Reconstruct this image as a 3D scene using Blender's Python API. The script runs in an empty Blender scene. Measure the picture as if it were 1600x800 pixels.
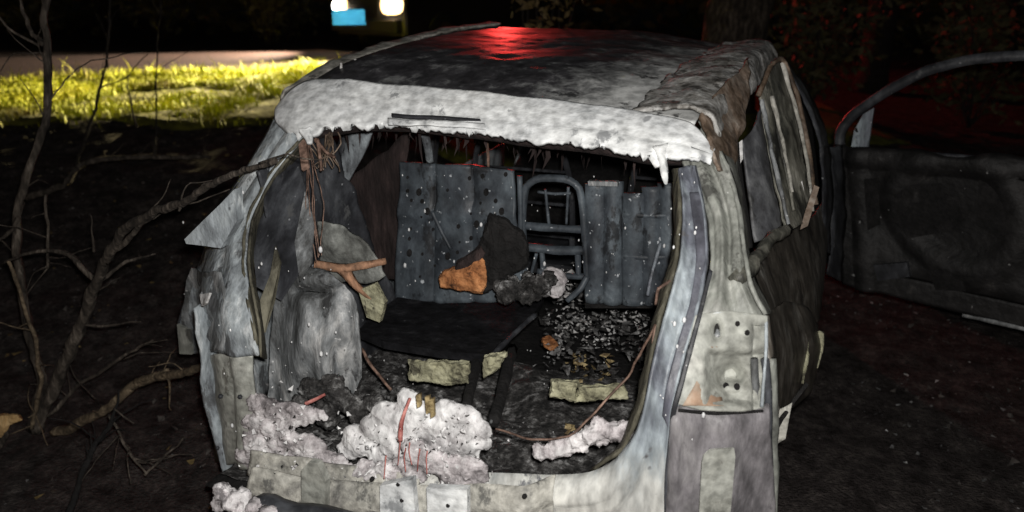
import bpy, bmesh, math, random
from mathutils import Vector, Matrix, noise
random.seed(7)
S = bpy.context.scene
COL = S.collection
# ------------------------------------------------------------------ camera
CAM = Vector((.73, -1.27, 1.83)); PIT = .324; YAW = .342; F = 1201.0
cd = bpy.data.cameras.new('camera'); cam = bpy.data.objects.new('camera', cd); COL.objects.link(cam)
cam.location = CAM; cam.rotation_euler = (math.pi/2 - PIT, 0, YAW)
cd.sensor_width = 36; cd.lens = 36*F/1600; cd.clip_start = .02; cd.clip_end = 500
cd.dof.use_dof = True; cd.dof.focus_distance = 2.15; cd.dof.aperture_fstop = 2.4
S.camera = cam
S.view_settings.view_transform = 'Standard'; S.view_settings.look = 'None'
S.cycles.filter_width = 1.5
S.view_settings.exposure = 0; S.view_settings.gamma = 1
# ------------------------------------------------------------------ night sky
W = bpy.data.worlds.new('World'); S.world = W; W.use_nodes = True
wn = W.node_tree; bgn = wn.nodes['Background']
sky = wn.nodes.new('ShaderNodeTexSky'); sky.sky_type = 'NISHITA'; sky.sun_disc = False
sky.sun_elevation = math.radians(1.0); sky.sun_rotation = math.radians(200)
wn.links.new(sky.outputs[0], bgn.inputs[0]); bgn.inputs[1].default_value = .016
# the photographer's torch, held beside the lens
FW = Vector((-math.sin(YAW)*math.cos(PIT), math.cos(YAW)*math.cos(PIT), -math.sin(PIT)))
RT = Vector((math.cos(YAW), math.sin(YAW), 0)); UP = RT.cross(FW)
HF = Vector((-math.sin(YAW), math.cos(YAW), 0))
def lamp(name, typ, loc, energy, color, radius=.02, aim=None, **kw):
    l = bpy.data.lights.new(name, typ); l.energy = energy; l.color = color; l.shadow_soft_size = radius
    for k, v in kw.items(): setattr(l, k, v)
    o = bpy.data.objects.new(name, l); COL.objects.link(o); o.location = loc
    if aim is not None: o.rotation_euler = (Vector(aim)-Vector(loc)).to_track_quat('-Z', 'Y').to_euler()
    return o
lamp('torch_lamp', 'POINT', CAM + RT*.03 + UP*.05 - FW*.01, 190, (1, .97, .93), .02)

# ------------------------------------------------------------------ geometry helpers
def ray(px, py): return FW + RT*((px-800)/F) + UP*((400-py)/F)
def P(px, py, Y): d = ray(px, py); return CAM + d*((Y-CAM.y)/d.y)
def PX(px, py, X): d = ray(px, py); return CAM + d*((X-CAM.x)/d.x)
def PZ(px, py, Z): d = ray(px, py); return CAM + d*((Z-CAM.z)/d.z)
def PD(px, py, D): d = ray(px, py); return CAM + d*(D/d.dot(HF))
def PN(px, py, p, n): d = ray(px, py); return CAM + d*((Vector(p)-CAM).dot(n)/d.dot(n))
def LD(l, d, z=0): q = CAM + RT*l + HF*d; return Vector((q.x, q.y, z))
def R(x, z):
    t = min(1.15, max(0, (z-1.0)/.55))
    return .24 + .45*t**1.3 + 2.0*max(0, abs(x)-.55)**2
def PR(px, py, off=0):
    Y = .4
    for i in range(25):
        q = P(px, py, Y); Y += .5*(min(.85, R(q.x, q.z))+off-Y)
    return P(px, py, Y)
def sm(a, b, x):
    t = min(1, max(0, (x-a)/(b-a))); return t*t*(3-2*t)
def resample(c, n):
    c = [Vector(q) for q in c]
    if len(c) == 1: return [c[0].copy() for _ in range(n)]
    L = [0]
    for a, b in zip(c, c[1:]): L.append(L[-1]+max(1e-6, (b-a).length))
    out = []; k = 0
    for i in range(n):
        s = L[-1]*i/(n-1)
        while k < len(c)-2 and L[k+1] < s: k += 1
        t = (s-L[k])/(L[k+1]-L[k]); t = min(1, max(0, t))
        p0 = c[max(0, k-1)]; p1 = c[k]; p2 = c[k+1]; p3 = c[min(len(c)-1, k+2)]
        cr = .5*((2*p1)+(p2-p0)*t+(2*p0-5*p1+4*p2-p3)*t*t+(3*p1-p0-3*p2+p3)*t**3)
        out.append(cr.lerp(p1.lerp(p2, t), .45))
    return out
def obj(name, verts, faces, mat, parent=None, smooth=True, thick=0, mats=None, fm=None, **props):
    me = bpy.data.meshes.new(name)
    off = parent_loc(parent)
    me.from_pydata([Vector(v)-off for v in verts], [], faces); me.update()
    for m in (mats or [mat]): me.materials.append(m)
    if fm: me.polygons.foreach_set('material_index', fm)
    if smooth: me.polygons.foreach_set('use_smooth', [True]*len(me.polygons))
    o = bpy.data.objects.new(name, me); COL.objects.link(o)
    if parent: o.parent = parent
    if thick:
        m = o.modifiers.new('thickness', 'SOLIDIFY'); m.thickness = thick; m.offset = -1 if thick > 0 else -1
    for k, v in props.items(): o[k] = v
    return o
def parent_loc(p):
    off = Vector((0, 0, 0))
    while p: off = off + p.location; p = p.parent
    return off
def thing(name, label, cat, loc, group=None):
    o = bpy.data.objects.new(name, None); COL.objects.link(o); o.location = Vector(loc); o.empty_display_size = .2
    o['label'] = label; o['category'] = cat
    if group: o['group'] = group
    return o
def tag(o, label, cat, group=None):
    o['label'] = label; o['category'] = cat
    if group: o['group'] = group
    return o
def grid_faces(nu, nv, base=0):
    return [(base+j*nu+i, base+j*nu+i+1, base+(j+1)*nu+i+1, base+(j+1)*nu+i) for j in range(nv-1) for i in range(nu-1)]
def dent(v, amp, sc=9, seed=0):
    return Vector((noise.noise(v*sc+Vector((seed, 0, 0))), noise.noise(v*sc+Vector((0, seed+9, 3))), noise.noise(v*sc+Vector((5, 2, seed)))))*amp
def loft(name, curves, mat, parent=None, nu=30, sub=3, amp=.004, sc=9, thick=.008, seed=0, **props):
    cs = [resample(c, nu) for c in curves]
    rows = []
    nv = (len(cs)-1)*sub+1
    cols = [resample([c[i] for c in cs], nv) if len(cs) > 2 else [cs[0][i].lerp(cs[1][i], j/sub) for j in range(nv)] for i in range(nu)]
    vs = []
    for j in range(nv):
        for i in range(nu):
            v = cols[i][j]; vs.append(v + dent(v, amp, sc, seed) + dent(v, amp*.4, sc*4, seed))
    return obj(name, vs, grid_faces(nu, nv), mat, parent, True, thick, **props)
def pxl(a, b, t): return (a[0]+(b[0]-a[0])*t, a[1]+(b[1]-a[1])*t)
def res2(c, n): return [(v.x, v.y) for v in resample([Vector((a[0], a[1], 0)) for a in c], n)]
def ploft(name, ca, cb, surf, mat, parent=None, nu=40, nv=10, amp=.004, sc=9, thick=.008, prof=None, seed=0, rag=0, **props):
    """surface between two photo outlines, each point put on the real surface surf"""
    A = res2(ca, nu); B = res2(cb, nu); vs = []
    for j in range(nv):
        t = j/(nv-1)
        for i in range(nu):
            q = pxl(A[i], B[i], t)
            if rag and j == nv-1: q = (q[0], q[1]+rag*(.35*noise.noise(Vector((i*.5, seed, 0)))+.9*noise.noise(Vector((i*.13, seed+4, 0)))+.8*max(-.3, min(.3, 3*noise.noise(Vector((i*.06, seed+8, 0)))))))
            v = surf(*q)
            if prof: v = v + prof(i/(nu-1), t)
            vs.append(v + dent(v, amp, sc, seed) + dent(v, amp*.22, sc*3.7, seed))
    return obj(name, vs, grid_faces(nu, nv), mat, parent, True, thick, **props)
def plate(name, poly, surf, mat, parent=None, thick=.01, jit=0, **props):
    vs = [surf(*q) for q in poly]
    if jit: vs = [v+Vector((random.uniform(-jit, jit), random.uniform(-jit, jit), random.uniform(-jit, jit))) for v in vs]
    return obj(name, vs, [tuple(range(len(vs)))], mat, parent, False, thick, **props)
def tubedata(pts, rad, ns=6, wob=0, seed=0):
    pts = [Vector(p) for p in pts]; n = len(pts); vs = []; fs = []
    if not hasattr(rad, '__len__'): rad = [rad]*n
    for k, p in enumerate(pts):
        t = (pts[min(n-1, k+1)]-pts[max(0, k-1)])
        t = t.normalized() if t.length > 1e-9 else Vector((0, 0, 1))
        a = t.cross(Vector((.13, .97, .2))); a = a.normalized() if a.length > 1e-3 else Vector((1, 0, 0)); b = t.cross(a)
        for i in range(ns):
            an = 2*math.pi*i/ns; r = rad[k]
            if wob: r *= 1+wob*noise.noise(p*14+Vector((i*1.7, seed, 0)))
            vs.append(p+(a*math.cos(an)+b*math.sin(an))*r)
    for k in range(n-1):
        for i in range(ns):
            j = (i+1) % ns; fs.append((k*ns+i, k*ns+j, (k+1)*ns+j, (k+1)*ns+i))
    fs.append(tuple(range(ns))[::-1]); fs.append(tuple((n-1)*ns+i for i in range(ns)))
    return vs, fs
def tube(name, pts, r0, r1, mat, parent=None, n=None, ns=6, wob=0, kink=0, seed=0, **props):
    n = n or max(4, len(pts)*4); c = resample(pts, n)
    if kink: c = [p+dent(p, kink, 7, seed)+dent(p, kink*.5, 23, seed) for p in c]
    rad = [r0+(r1-r0)*i/(n-1) for i in range(n)]
    vs, fs = tubedata(c, rad, ns, wob, seed)
    return obj(name, vs, fs, mat, parent, True, **props)
class MB:
    def __init__(s): s.v = []; s.f = []; s.m = []
    def add(s, v, f, mi=0):
        b = len(s.v); s.v += list(v); s.f += [tuple(i+b for i in q) for q in f]; s.m += [mi]*len(f); return s
    def box(s, c, sz, rot=None, mi=0, bev=0):
        c = Vector(c); x, y, z = [q/2 for q in sz]
        q = [Vector((a*x, b*y, d*z)) for d in (-1, 1) for a, b in ((-1, -1), (1, -1), (1, 1), (-1, 1))]
        if rot: q = [rot @ v for v in q]
        return s.add([c+v for v in q], [(3, 2, 1, 0), (4, 5, 6, 7), (0, 1, 5, 4), (1, 2, 6, 5), (2, 3, 7, 6), (3, 0, 4, 7)], mi)
    def tube(s, pts, r, ns=6, mi=0, wob=0, seed=0): return s.add(*tubedata(pts, r, ns, wob, seed), mi)
    def quad(s, a, b, c, d, mi=0): return s.add([a, b, c, d], [(0, 1, 2, 3)], mi)
    def build(s, name, mat, parent=None, smooth=False, thick=0, mats=None, bevel=0, **p):
        o = obj(name, s.v, s.f, mat, parent, smooth, thick, mats, s.m if mats else None, **p)
        if bevel:
            m = o.modifiers.new('edge', 'BEVEL'); m.width = bevel; m.segments = 2; m.limit_method = 'ANGLE'
        return o
def blob(name, balls, mat, parent=None, vox=.012, amp=.012, sc=30, **props):
    bm = bmesh.new()
    for c, r in balls:
        c = Vector(c); rr = r if hasattr(r, '__len__') else (r, r, r)
        bmesh.ops.create_icosphere(bm, subdivisions=2, radius=1, matrix=Matrix.Translation(c-parent_loc(parent)) @ Matrix.Diagonal((*rr, 1)))
    me = bpy.data.meshes.new(name); bm.to_mesh(me); bm.free(); me.materials.append(mat)
    o = bpy.data.objects.new(name, me); COL.objects.link(o)
    if parent: o.parent = parent
    m = o.modifiers.new('merge', 'REMESH'); m.mode = 'VOXEL'; m.voxel_size = vox; m.use_smooth_shade = True
    for k, (s_, a_) in enumerate(((sc, amp), (sc*3.2, amp*.45), (sc*9, amp*.26))):
        t = bpy.data.textures.new(name+'_lumps', 'CLOUDS'); t.noise_scale = 1.6/s_; t.noise_depth = 5
        d = o.modifiers.new('lumps', 'DISPLACE'); d.texture = t; d.strength = a_*3.2; d.mid_level = .5; d.texture_coords = 'GLOBAL'
    for k, v in props.items(): o[k] = v
    return o

def slab(name, poly, surf, depth, m, parent, jit=.004, **pr):
    n = len(poly); a = [surf(x, y, -depth*.45) for x, y in poly]; b = [surf(x, y, depth*.55)+Vector((0, 0, .01)) for x, y in poly]
    cx = sum(q[0] for q in poly)/n; cy = sum(q[1] for q in poly)/n
    mid = [surf(cx+(x-cx)*1.04, cy+(y-cy)*1.04, 0) for x, y in poly]
    vs = a+mid+b+[surf(cx, cy, -depth*.62), surf(cx, cy, depth*.6)]
    fs = []
    for i in range(n):
        j = (i+1) % n; fs += [(i, j, n+j, n+i), (n+i, n+j, 2*n+j, 2*n+i), (3*n, j, i), (3*n+1, 2*n+i, 2*n+j)]
    o = obj(name, vs, fs, m, parent, True, **pr)
    s = o.modifiers.new('sub', 'SUBSURF'); s.subdivision_type = 'SIMPLE'; s.levels = 4; s.render_levels = 4
    t = bpy.data.textures.new(name+'_lumps', 'CLOUDS'); t.noise_scale = .03; t.noise_depth = 4
    d = o.modifiers.new('lumps', 'DISPLACE'); d.texture = t; d.strength = jit*4; d.mid_level = .5; d.texture_coords = 'GLOBAL'
    return o
# ------------------------------------------------------------------ materials
def mat(name, cols, sc=6, stretch=(1, 1, 1), rough=.75, metal=0, bump=.35, bsc=60, spec=.35, fleck=None, streak=0, dist=.3, mask=None, tight=.75, soot=None):
    """burnt surface: colour ramp over warped noise, a second wear layer, optional flecks, fine relief"""
    m = bpy.data.materials.new(name); m.use_nodes = True; nt = m.node_tree; N = nt.nodes; Lk = nt.links
    b = N['Principled BSDF']; b.inputs['Roughness'].default_value = rough; b.inputs['Metallic'].default_value = metal
    b.inputs['Specular IOR Level'].default_value = spec
    tc = N.new('ShaderNodeTexCoord'); mp = N.new('ShaderNodeMapping'); Lk.new(tc.outputs['Object'], mp.inputs[0]); mp.inputs['Scale'].default_value = stretch
    n1 = N.new('ShaderNodeTexNoise'); n1.inputs['Scale'].default_value = sc; n1.inputs['Detail'].default_value = 13; n1.inputs['Roughness'].default_value = .72; n1.inputs['Distortion'].default_value = dist*.25
    Lk.new(mp.outputs[0], n1.inputs[0])
    fac = n1.outputs['Fac']
    if mask:   # a stain that lies along a direction on the thing itself: (axis vector, offset, gain)
        dt = N.new('ShaderNodeVectorMath'); dt.operation = 'DOT_PRODUCT'; Lk.new(tc.outputs['Object'], dt.inputs[0]); dt.inputs[1].default_value = mask[0]
        ma = N.new('ShaderNodeMath'); ma.operation = 'ADD'; Lk.new(dt.outputs['Value'], ma.inputs[0]); ma.inputs[1].default_value = mask[1]; ma.use_clamp = True
        mm = N.new('ShaderNodeMath'); mm.operation = 'MULTIPLY_ADD'; Lk.new(ma.outputs[0], mm.inputs[0]); mm.inputs[1].default_value = mask[2]; Lk.new(fac, mm.inputs[2])
        fac = mm.outputs[0]
    cr = N.new('ShaderNodeValToRGB'); Lk.new(fac, cr.inputs[0])
    e = cr.color_ramp.elements
    while len(e) < len(cols): e.new(.5)
    for k, (p, c) in enumerate(cols): e[k].position = min(1, max(0, .5+(p-.5)*tight)); e[k].color = (*c, 1)
    col = cr.outputs[0]
    n2 = N.new('ShaderNodeTexNoise'); n2.inputs['Scale'].default_value = bsc*.5; n2.inputs['Detail'].default_value = 6; Lk.new(mp.outputs[0], n2.inputs[0])
    r2 = N.new('ShaderNodeMapRange'); r2.inputs[1].default_value = .3; r2.inputs[2].default_value = .7; r2.inputs[3].default_value = .55; r2.inputs[4].default_value = 1.25; Lk.new(n2.outputs[0], r2.inputs[0])
    mx = N.new('ShaderNodeMix'); mx.data_type = 'RGBA'; mx.blend_type = 'MULTIPLY'; mx.inputs[0].default_value = 1
    Lk.new(col, mx.inputs[6]); Lk.new(r2.outputs[0], mx.inputs[7]); col = mx.outputs[2]
    if fleck:
        n3 = N.new('ShaderNodeTexNoise'); n3.inputs['Scale'].default_value = fleck[1]; n3.inputs['Detail'].default_value = 3; Lk.new(tc.outputs['Object'], n3.inputs[0])
        r3 = N.new('ShaderNodeMapRange'); r3.inputs[1].default_value = fleck[2]; r3.inputs[2].default_value = fleck[2]+.05; Lk.new(n3.outputs[0], r3.inputs[0])
        m3 = N.new('ShaderNodeMix'); m3.data_type = 'RGBA'; Lk.new(r3.outputs[0], m3.inputs[0]); Lk.new(col, m3.inputs[6]); m3.inputs[7].default_value = (*fleck[0], 1); col = m3.outputs[2]
    if soot:   # hard-edged soot scabs: (colour, scale, threshold)
        n4 = N.new('ShaderNodeTexNoise'); n4.inputs['Scale'].default_value = soot[1]; n4.inputs['Detail'].default_value = 12; n4.inputs['Roughness'].default_value = .7
        mp4 = N.new('ShaderNodeMapping'); Lk.new(tc.outputs['Object'], mp4.inputs[0]); mp4.inputs['Scale'].default_value = (1, 1, .55); mp4.inputs['Location'].default_value = (3.1, 1.7, .4); Lk.new(mp4.outputs[0], n4.inputs[0])
        r4 = N.new('ShaderNodeMapRange'); r4.inputs[1].default_value = soot[2]; r4.inputs[2].default_value = soot[2]+.045; r4.inputs[4].default_value = .88; Lk.new(n4.outputs[0], r4.inputs[0])
        m4 = N.new('ShaderNodeMix'); m4.data_type = 'RGBA'; Lk.new(r4.outputs[0], m4.inputs[0]); Lk.new(col, m4.inputs[6]); m4.inputs[7].default_value = (*soot[0], 1); col = m4.outputs[2]
    Lk.new(col, b.inputs['Base Color'])
    nb = N.new('ShaderNodeTexNoise'); nb.inputs['Scale'].default_value = bsc; nb.inputs['Detail'].default_value = 7; Lk.new(mp.outputs[0], nb.inputs[0])
    bp = N.new('ShaderNodeBump'); bp.inputs['Strength'].default_value = bump; bp.inputs['Distance'].default_value = .02; Lk.new(nb.outputs[0], bp.inputs['Height'])
    Lk.new(bp.outputs[0], b.inputs['Normal'])
    return m
def emit(name, c, s):
    m = bpy.data.materials.new(name); m.use_nodes = True; b = m.node_tree.nodes['Principled BSDF']
    b.inputs['Base Color'].default_value = (*c, 1); b.inputs['Emission Color'].default_value = (*c, 1); b.inputs['Emission Strength'].default_value = s
    return m
def flat(name, c, rough=.5, metal=0):
    return mat(name, [(.35, tuple(q*.8 for q in c)), (.65, c)], 8, rough=rough, metal=metal, bump=.08)
V = (1, 1, .28)   # vertical streaks
M = {}
M['ash_steel'] = mat('ash_steel', [(.26, (.05, .052, .056)), (.36, (.17, .185, .20)), (.46, (.31, .345, .37)), (.56, (.38, .42, .44)), (.64, (.62, .65, .66))], 5.5, (1, 1, .5), rough=.5, bump=.30, bsc=85, dist=1.5, fleck=((.06, .062, .066), 22, .66), soot=((.085, .088, .092), 7, .545))
M['grey_steel'] = mat('grey_steel', [(.28, (.05, .052, .047)), (.40, (.16, .165, .15)), (.54, (.245, .255, .23)), (.66, (.33, .335, .31)), (.76, (.5, .5, .47))], 6, (1, 1, .5), rough=.5, bump=.18, bsc=85, dist=1.2, fleck=((.7, .7, .68), 26, .71), soot=((.06, .06, .055), 7, .55))
M['blue_steel'] = mat('blue_steel', [(.28, (.06, .065, .08)), (.42, (.14, .15, .18)), (.54, (.24, .28, .31)), (.64, (.36, .42, .45)), (.75, (.52, .56, .58))], 4.5, (1, 1, .28), rough=.45, bump=.30, bsc=85, dist=1.4, fleck=((.8, .8, .8), 24, .72), soot=((.06, .065, .075), 7, .55))
M['frame_steel'] = mat('frame_steel', [(.30, (.06, .065, .08)), (.42, (.14, .15, .18)), (.50, (.24, .27, .30)), (.58, (.38, .43, .46)), (.72, (.52, .53, .51)), (.95, (.68, .675, .63))], 4.5, (1, 1, .28), rough=.45, bump=.16, bsc=85, dist=1.4, tight=1, mask=((0, 0, -1.5), 1.42, .9), fleck=((.12, .12, .125), 18, .68), soot=((.10, .105, .12), 6, .57))
M['panel_grey'] = mat('panel_grey', [(.28, (.12, .12, .105)), (.42, (.30, .305, .275)), (.58, (.38, .39, .355)), (.74, (.50, .50, .46))], 5, rough=.55, bump=.16, bsc=85, fleck=((.16, .15, .13), 17, .70), soot=((.12, .115, .10), 9, .60))
M['panel_mauve'] = mat('panel_mauve', [(.28, (.07, .066, .07)), (.44, (.19, .18, .19)), (.58, (.28, .27, .275)), (.70, (.42, .41, .40))], 5, (1, 1, .4), rough=.5, bump=.18, bsc=85, dist=1.2, soot=((.09, .085, .09), 7, .56))
M['rust_smear'] = mat('rust_smear', [(.3, (.22, .13, .08)), (.5, (.34, .23, .16)), (.7, (.40, .33, .26))], 10, rough=.7, bump=.1)
M['pale_ash'] = mat('pale_ash', [(.28, (.05, .05, .048)), (.37, (.22, .215, .20)), (.48, (.44, .43, .385)), (.6, (.54, .53, .48)), (.74, (.66, .65, .61))], 4.2, (.8, 1, .9), rough=.6, bump=.30, bsc=85, dist=1.3, fleck=((.16, .155, .15), 14, .67), soot=((.10, .10, .095), 7, .56))
M['foam'] = mat('foam', [(.28, (.14, .13, .135)), (.38, (.42, .405, .41)), (.45, (.70, .69, .695)), (.54, (.82, .82, .82)), (.72, (.86, .86, .86))], 9, (1, 1, .7), rough=.95, bump=.35, bsc=70, spec=.1, tight=1)
M['white_ash'] = mat('white_ash', [(.22, (.10, .105, .11)), (.33, (.40, .42, .43)), (.43, (.66, .68, .69)), (.6, (.78, .80, .80)), (.75, (.86, .87, .86))], 5, (.8, 1, 1), rough=.7, bump=.16, bsc=85, spec=.2, dist=1.5, fleck=((.30, .31, .32), 16, .69), soot=((.24, .25, .26), 8, .60))
M['foam_grey'] = mat('foam_grey', [(.26, (.07, .065, .068)), (.37, (.24, .22, .225)), (.47, (.50, .465, .475)), (.60, (.74, .72, .725))], 11, rough=.95, bump=.4, bsc=70, spec=.1, dist=1.2, soot=((.14, .13, .135), 12, .58))
M['jamb'] = mat('jamb', [(.3, (.02, .018, .012)), (.5, (.075, .07, .05)), (.66, (.16, .15, .11))], 12, V, bump=.5)
M['rust'] = mat('rust', [(.3, (.03, .02, .013)), (.44, (.10, .068, .045)), (.56, (.20, .15, .115)), (.68, (.30, .26, .22))], 9, rough=.7, bump=.3, bsc=40, dist=1.4)
M['brown_door'] = mat('brown_door', [(.28, (.022, .020, .018)), (.42, (.062, .055, .046)), (.54, (.105, .093, .078)), (.66, (.19, .178, .158)), (.78, (.40, .39, .36))], 6, (1, 1, .8), rough=.4, bump=.12, bsc=40, dist=1, soot=((.02, .018, .016), 6, .56))
M['streak'] = mat('streak', [(.32, (.02, .02, .018)), (.45, (.09, .09, .075)), (.58, (.19, .185, .155)), (.72, (.34, .33, .29))], 11, (1, 1, .22), rough=.5, bump=.25, bsc=40, soot=((.03, .03, .027), 9, .55))
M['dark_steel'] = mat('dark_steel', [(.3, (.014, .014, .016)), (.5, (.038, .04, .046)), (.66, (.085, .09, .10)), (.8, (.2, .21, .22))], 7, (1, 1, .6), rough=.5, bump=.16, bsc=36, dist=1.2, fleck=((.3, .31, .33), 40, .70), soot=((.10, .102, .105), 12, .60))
M['seat_steel'] = mat('seat_steel', [(.28, (.02, .023, .028)), (.44, (.048, .057, .068)), (.58, (.085, .102, .118)), (.68, (.13, .155, .175)), (.8, (.26, .29, .31))], 6, (1, 1, .7), rough=.5, bump=.14, bsc=36, dist=1.4, fleck=((.5, .53, .56), 44, .67), soot=((.015, .016, .018), 9, .56))
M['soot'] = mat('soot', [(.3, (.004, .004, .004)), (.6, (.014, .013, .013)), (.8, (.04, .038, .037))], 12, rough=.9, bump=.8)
M['door_char'] = mat('door_char', [(.3, (.004, .004, .004)), (.5, (.011, .0105, .0105)), (.66, (.020, .019, .019)), (.8, (.08, .075, .07))], 7, rough=.6, bump=.3, bsc=30, dist=1.5, fleck=((.25, .25, .25), 34, .72))
M['soot_red'] = mat('soot_red', [(.3, (.012, .008, .008)), (.55, (.03, .02, .019)), (.75, (.075, .05, .046))], 14, V, rough=.9, bump=.6)
M['lid'] = mat('lid', [(.3, (.006, .006, .007)), (.55, (.014, .014, .016)), (.78, (.035, .035, .038))], 14, rough=.95, spec=.1, bump=.35, fleck=((.12, .12, .12), 30, .74))
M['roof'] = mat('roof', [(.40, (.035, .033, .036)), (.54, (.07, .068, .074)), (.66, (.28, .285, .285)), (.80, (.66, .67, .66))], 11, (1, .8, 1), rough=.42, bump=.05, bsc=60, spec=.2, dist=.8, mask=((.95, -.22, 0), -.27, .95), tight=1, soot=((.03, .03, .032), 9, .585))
M['crumple'] = mat('crumple', [(.28, (.05, .047, .042)), (.40, (.19, .18, .165)), (.52, (.36, .355, .34)), (.66, (.58, .58, .57))], 16, rough=.7, bump=.3, bsc=40, dist=1.6, soot=((.05, .045, .04), 13, .55))
M['debris'] = mat('debris', [(.34, (.010, .010, .010)), (.50, (.045, .043, .042)), (.60, (.14, .138, .136)), (.72, (.42, .42, .42))], 24, rough=.95, bump=1, bsc=60)
M['ash_bits'] = mat('ash_bits', [(.4, (.35, .34, .33)), (.6, (.6, .6, .6))], 20, rough=.9)
M['grey_bits'] = mat('grey_bits', [(.4, (.10, .10, .10)), (.6, (.22, .22, .22))], 20, rough=.9)
M['bronze'] = mat('bronze', [(.4, (.12, .08, .035)), (.6, (.42, .33, .17))], 30, rough=.6)
M['insul'] = mat('insul', [(.34, (.08, .075, .05)), (.46, (.30, .29, .19)), (.66, (.44, .43, .30))], 14, rough=.95, bump=.6, soot=((.05, .046, .034), 16, .54))
M['copper'] = mat('copper', [(.35, (.10, .06, .045)), (.65, (.27, .175, .135))], 30, rough=.6)
M['red_wire'] = mat('red_wire', [(.35, (.34, .08, .07)), (.65, (.55, .24, .21))], 30, rough=.7)
M['orange'] = mat('orange', [(.33, (.07, .03, .014)), (.45, (.38, .15, .055)), (.62, (.60, .27, .11)), (.8, (.72, .38, .18))], 18, rough=.85, bump=.5)
M['tan_strip'] = mat('tan_strip', [(.33, (.14, .08, .05)), (.6, (.42, .23, .14))], 20, (1, 1, .4), rough=.8, bump=.5)
M['fabric'] = mat('fabric', [(.3, (.06, .06, .055)), (.5, (.15, .155, .145)), (.64, (.24, .25, .235)), (.76, (.4, .4, .38))], 12, rough=.95, bump=.35)
M['lump'] = mat('lump', [(.28, (.025, .025, .025)), (.41, (.10, .104, .105)), (.53, (.20, .212, .22)), (.62, (.34, .35, .355)), (.72, (.62, .62, .61))], 8, (1, 1, .32), rough=.6, bump=.30, bsc=85, dist=1.4, fleck=((.65, .65, .65), 34, .70), soot=((.035, .035, .036), 8, .56))
M['bark'] = mat('bark', [(.3, (.025, .02, .016)), (.55, (.075, .062, .05)), (.75, (.17, .145, .12))], 30, (1, 1, .3), rough=.95, bump=.8)
M['bark_dark'] = mat('bark_dark', [(.3, (.012, .01, .009)), (.6, (.035, .03, .027)), (.8, (.07, .06, .05))], 25, rough=.95, bump=.8)
M['bark_pale'] = mat('bark_pale', [(.3, (.06, .045, .03)), (.55, (.17, .13, .085)), (.75, (.34, .27, .18))], 24, rough=.9, bump=.7)
M['wood'] = mat('wood', [(.3, (.22, .12, .04)), (.55, (.55, .36, .16)), (.75, (.68, .5, .27))], 12, (1, 1, .3), rough=.85, bump=.6)
M['ground'] = mat('ground', [(.3, (.022, .018, .017)), (.5, (.055, .047, .045)), (.66, (.10, .086, .08)), (.85, (.20, .18, .165))], 9, rough=.98, bump=1, bsc=90, spec=.1, fleck=((.3, .28, .26), 34, .73))
M['clod'] = mat('clod', [(.3, (.05, .043, .04)), (.6, (.11, .098, .09)), (.8, (.2, .185, .17))], 9, rough=.98)
M['road'] = mat('road', [(.3, (.030, .015, .011)), (.55, (.045, .023, .017)), (.75, (.06, .032, .024))], 1.6, (1, 1, 1), rough=.95, bump=.4, bsc=20)
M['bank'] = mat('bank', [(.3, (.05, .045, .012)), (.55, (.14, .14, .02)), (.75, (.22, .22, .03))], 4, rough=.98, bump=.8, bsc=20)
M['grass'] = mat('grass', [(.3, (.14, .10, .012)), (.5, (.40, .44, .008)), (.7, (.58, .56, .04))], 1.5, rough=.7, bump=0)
M['leaf'] = mat('leaf', [(.3, (.04, .045, .02)), (.55, (.09, .085, .04)), (.75, (.16, .13, .07))], 3, rough=.7, bump=0)
M['leaf_tan'] = mat('leaf_tan', [(.3, (.10, .07, .03)), (.6, (.26, .19, .08))], 3, rough=.7, bump=0)
M['paint_dark'] = flat('paint_dark', (.025, .022, .024), .3)
M['plastic'] = flat('plastic', (.02, .02, .02), .6)
M['rail_ash'] = mat('rail_ash', [(.3, (.12, .115, .10)), (.5, (.36, .35, .31)), (.7, (.58, .56, .52))], 12, rough=.7, bump=.2, dist=1.2, soot=((.06, .058, .055), 14, .55))
M['channel'] = mat('channel', [(.3, (.04, .04, .05)), (.5, (.095, .098, .12)), (.66, (.16, .17, .20)), (.8, (.4, .42, .45))], 7, (1, 1, .3), rough=.45, bump=.15, soot=((.03, .03, .035), 9, .58))
M['pane_grey'] = mat('pane_grey', [(.3, (.03, .03, .033)), (.5, (.065, .067, .073)), (.7, (.15, .154, .16))], 9, (1, 1, .5), rough=.5, bump=.15, soot=((.02, .02, .02), 9, .54))
M['glint_metal'] = flat('glint_metal', (.30, .30, .31), .32, .7)  # metal of the added tubes that catch red glints
M['sparkle_white'] = flat('sparkle_white', (.85, .86, .87), .5)
M['tyre'] = flat('tyre', (.015, .015, .015), .9)
M['glass'] = flat('glass', (.012, .013, .015), .08)
M['chrome'] = flat('chrome', (.5, .5, .5), .25, 1)
M['lens'] = emit('lens', (1, .66, .30), 5)
M['lens_core'] = emit('lens_core', (1, .95, .85), 60)
M['red_lens'] = emit('red_lens', (1, .04, .05), 8)
M['plate_blue'] = mat('plate_blue', [(.3, (.035, .27, .46)), (.7, (.045, .31, .52))], 3, rough=.24, metal=.85, bump=0)

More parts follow.
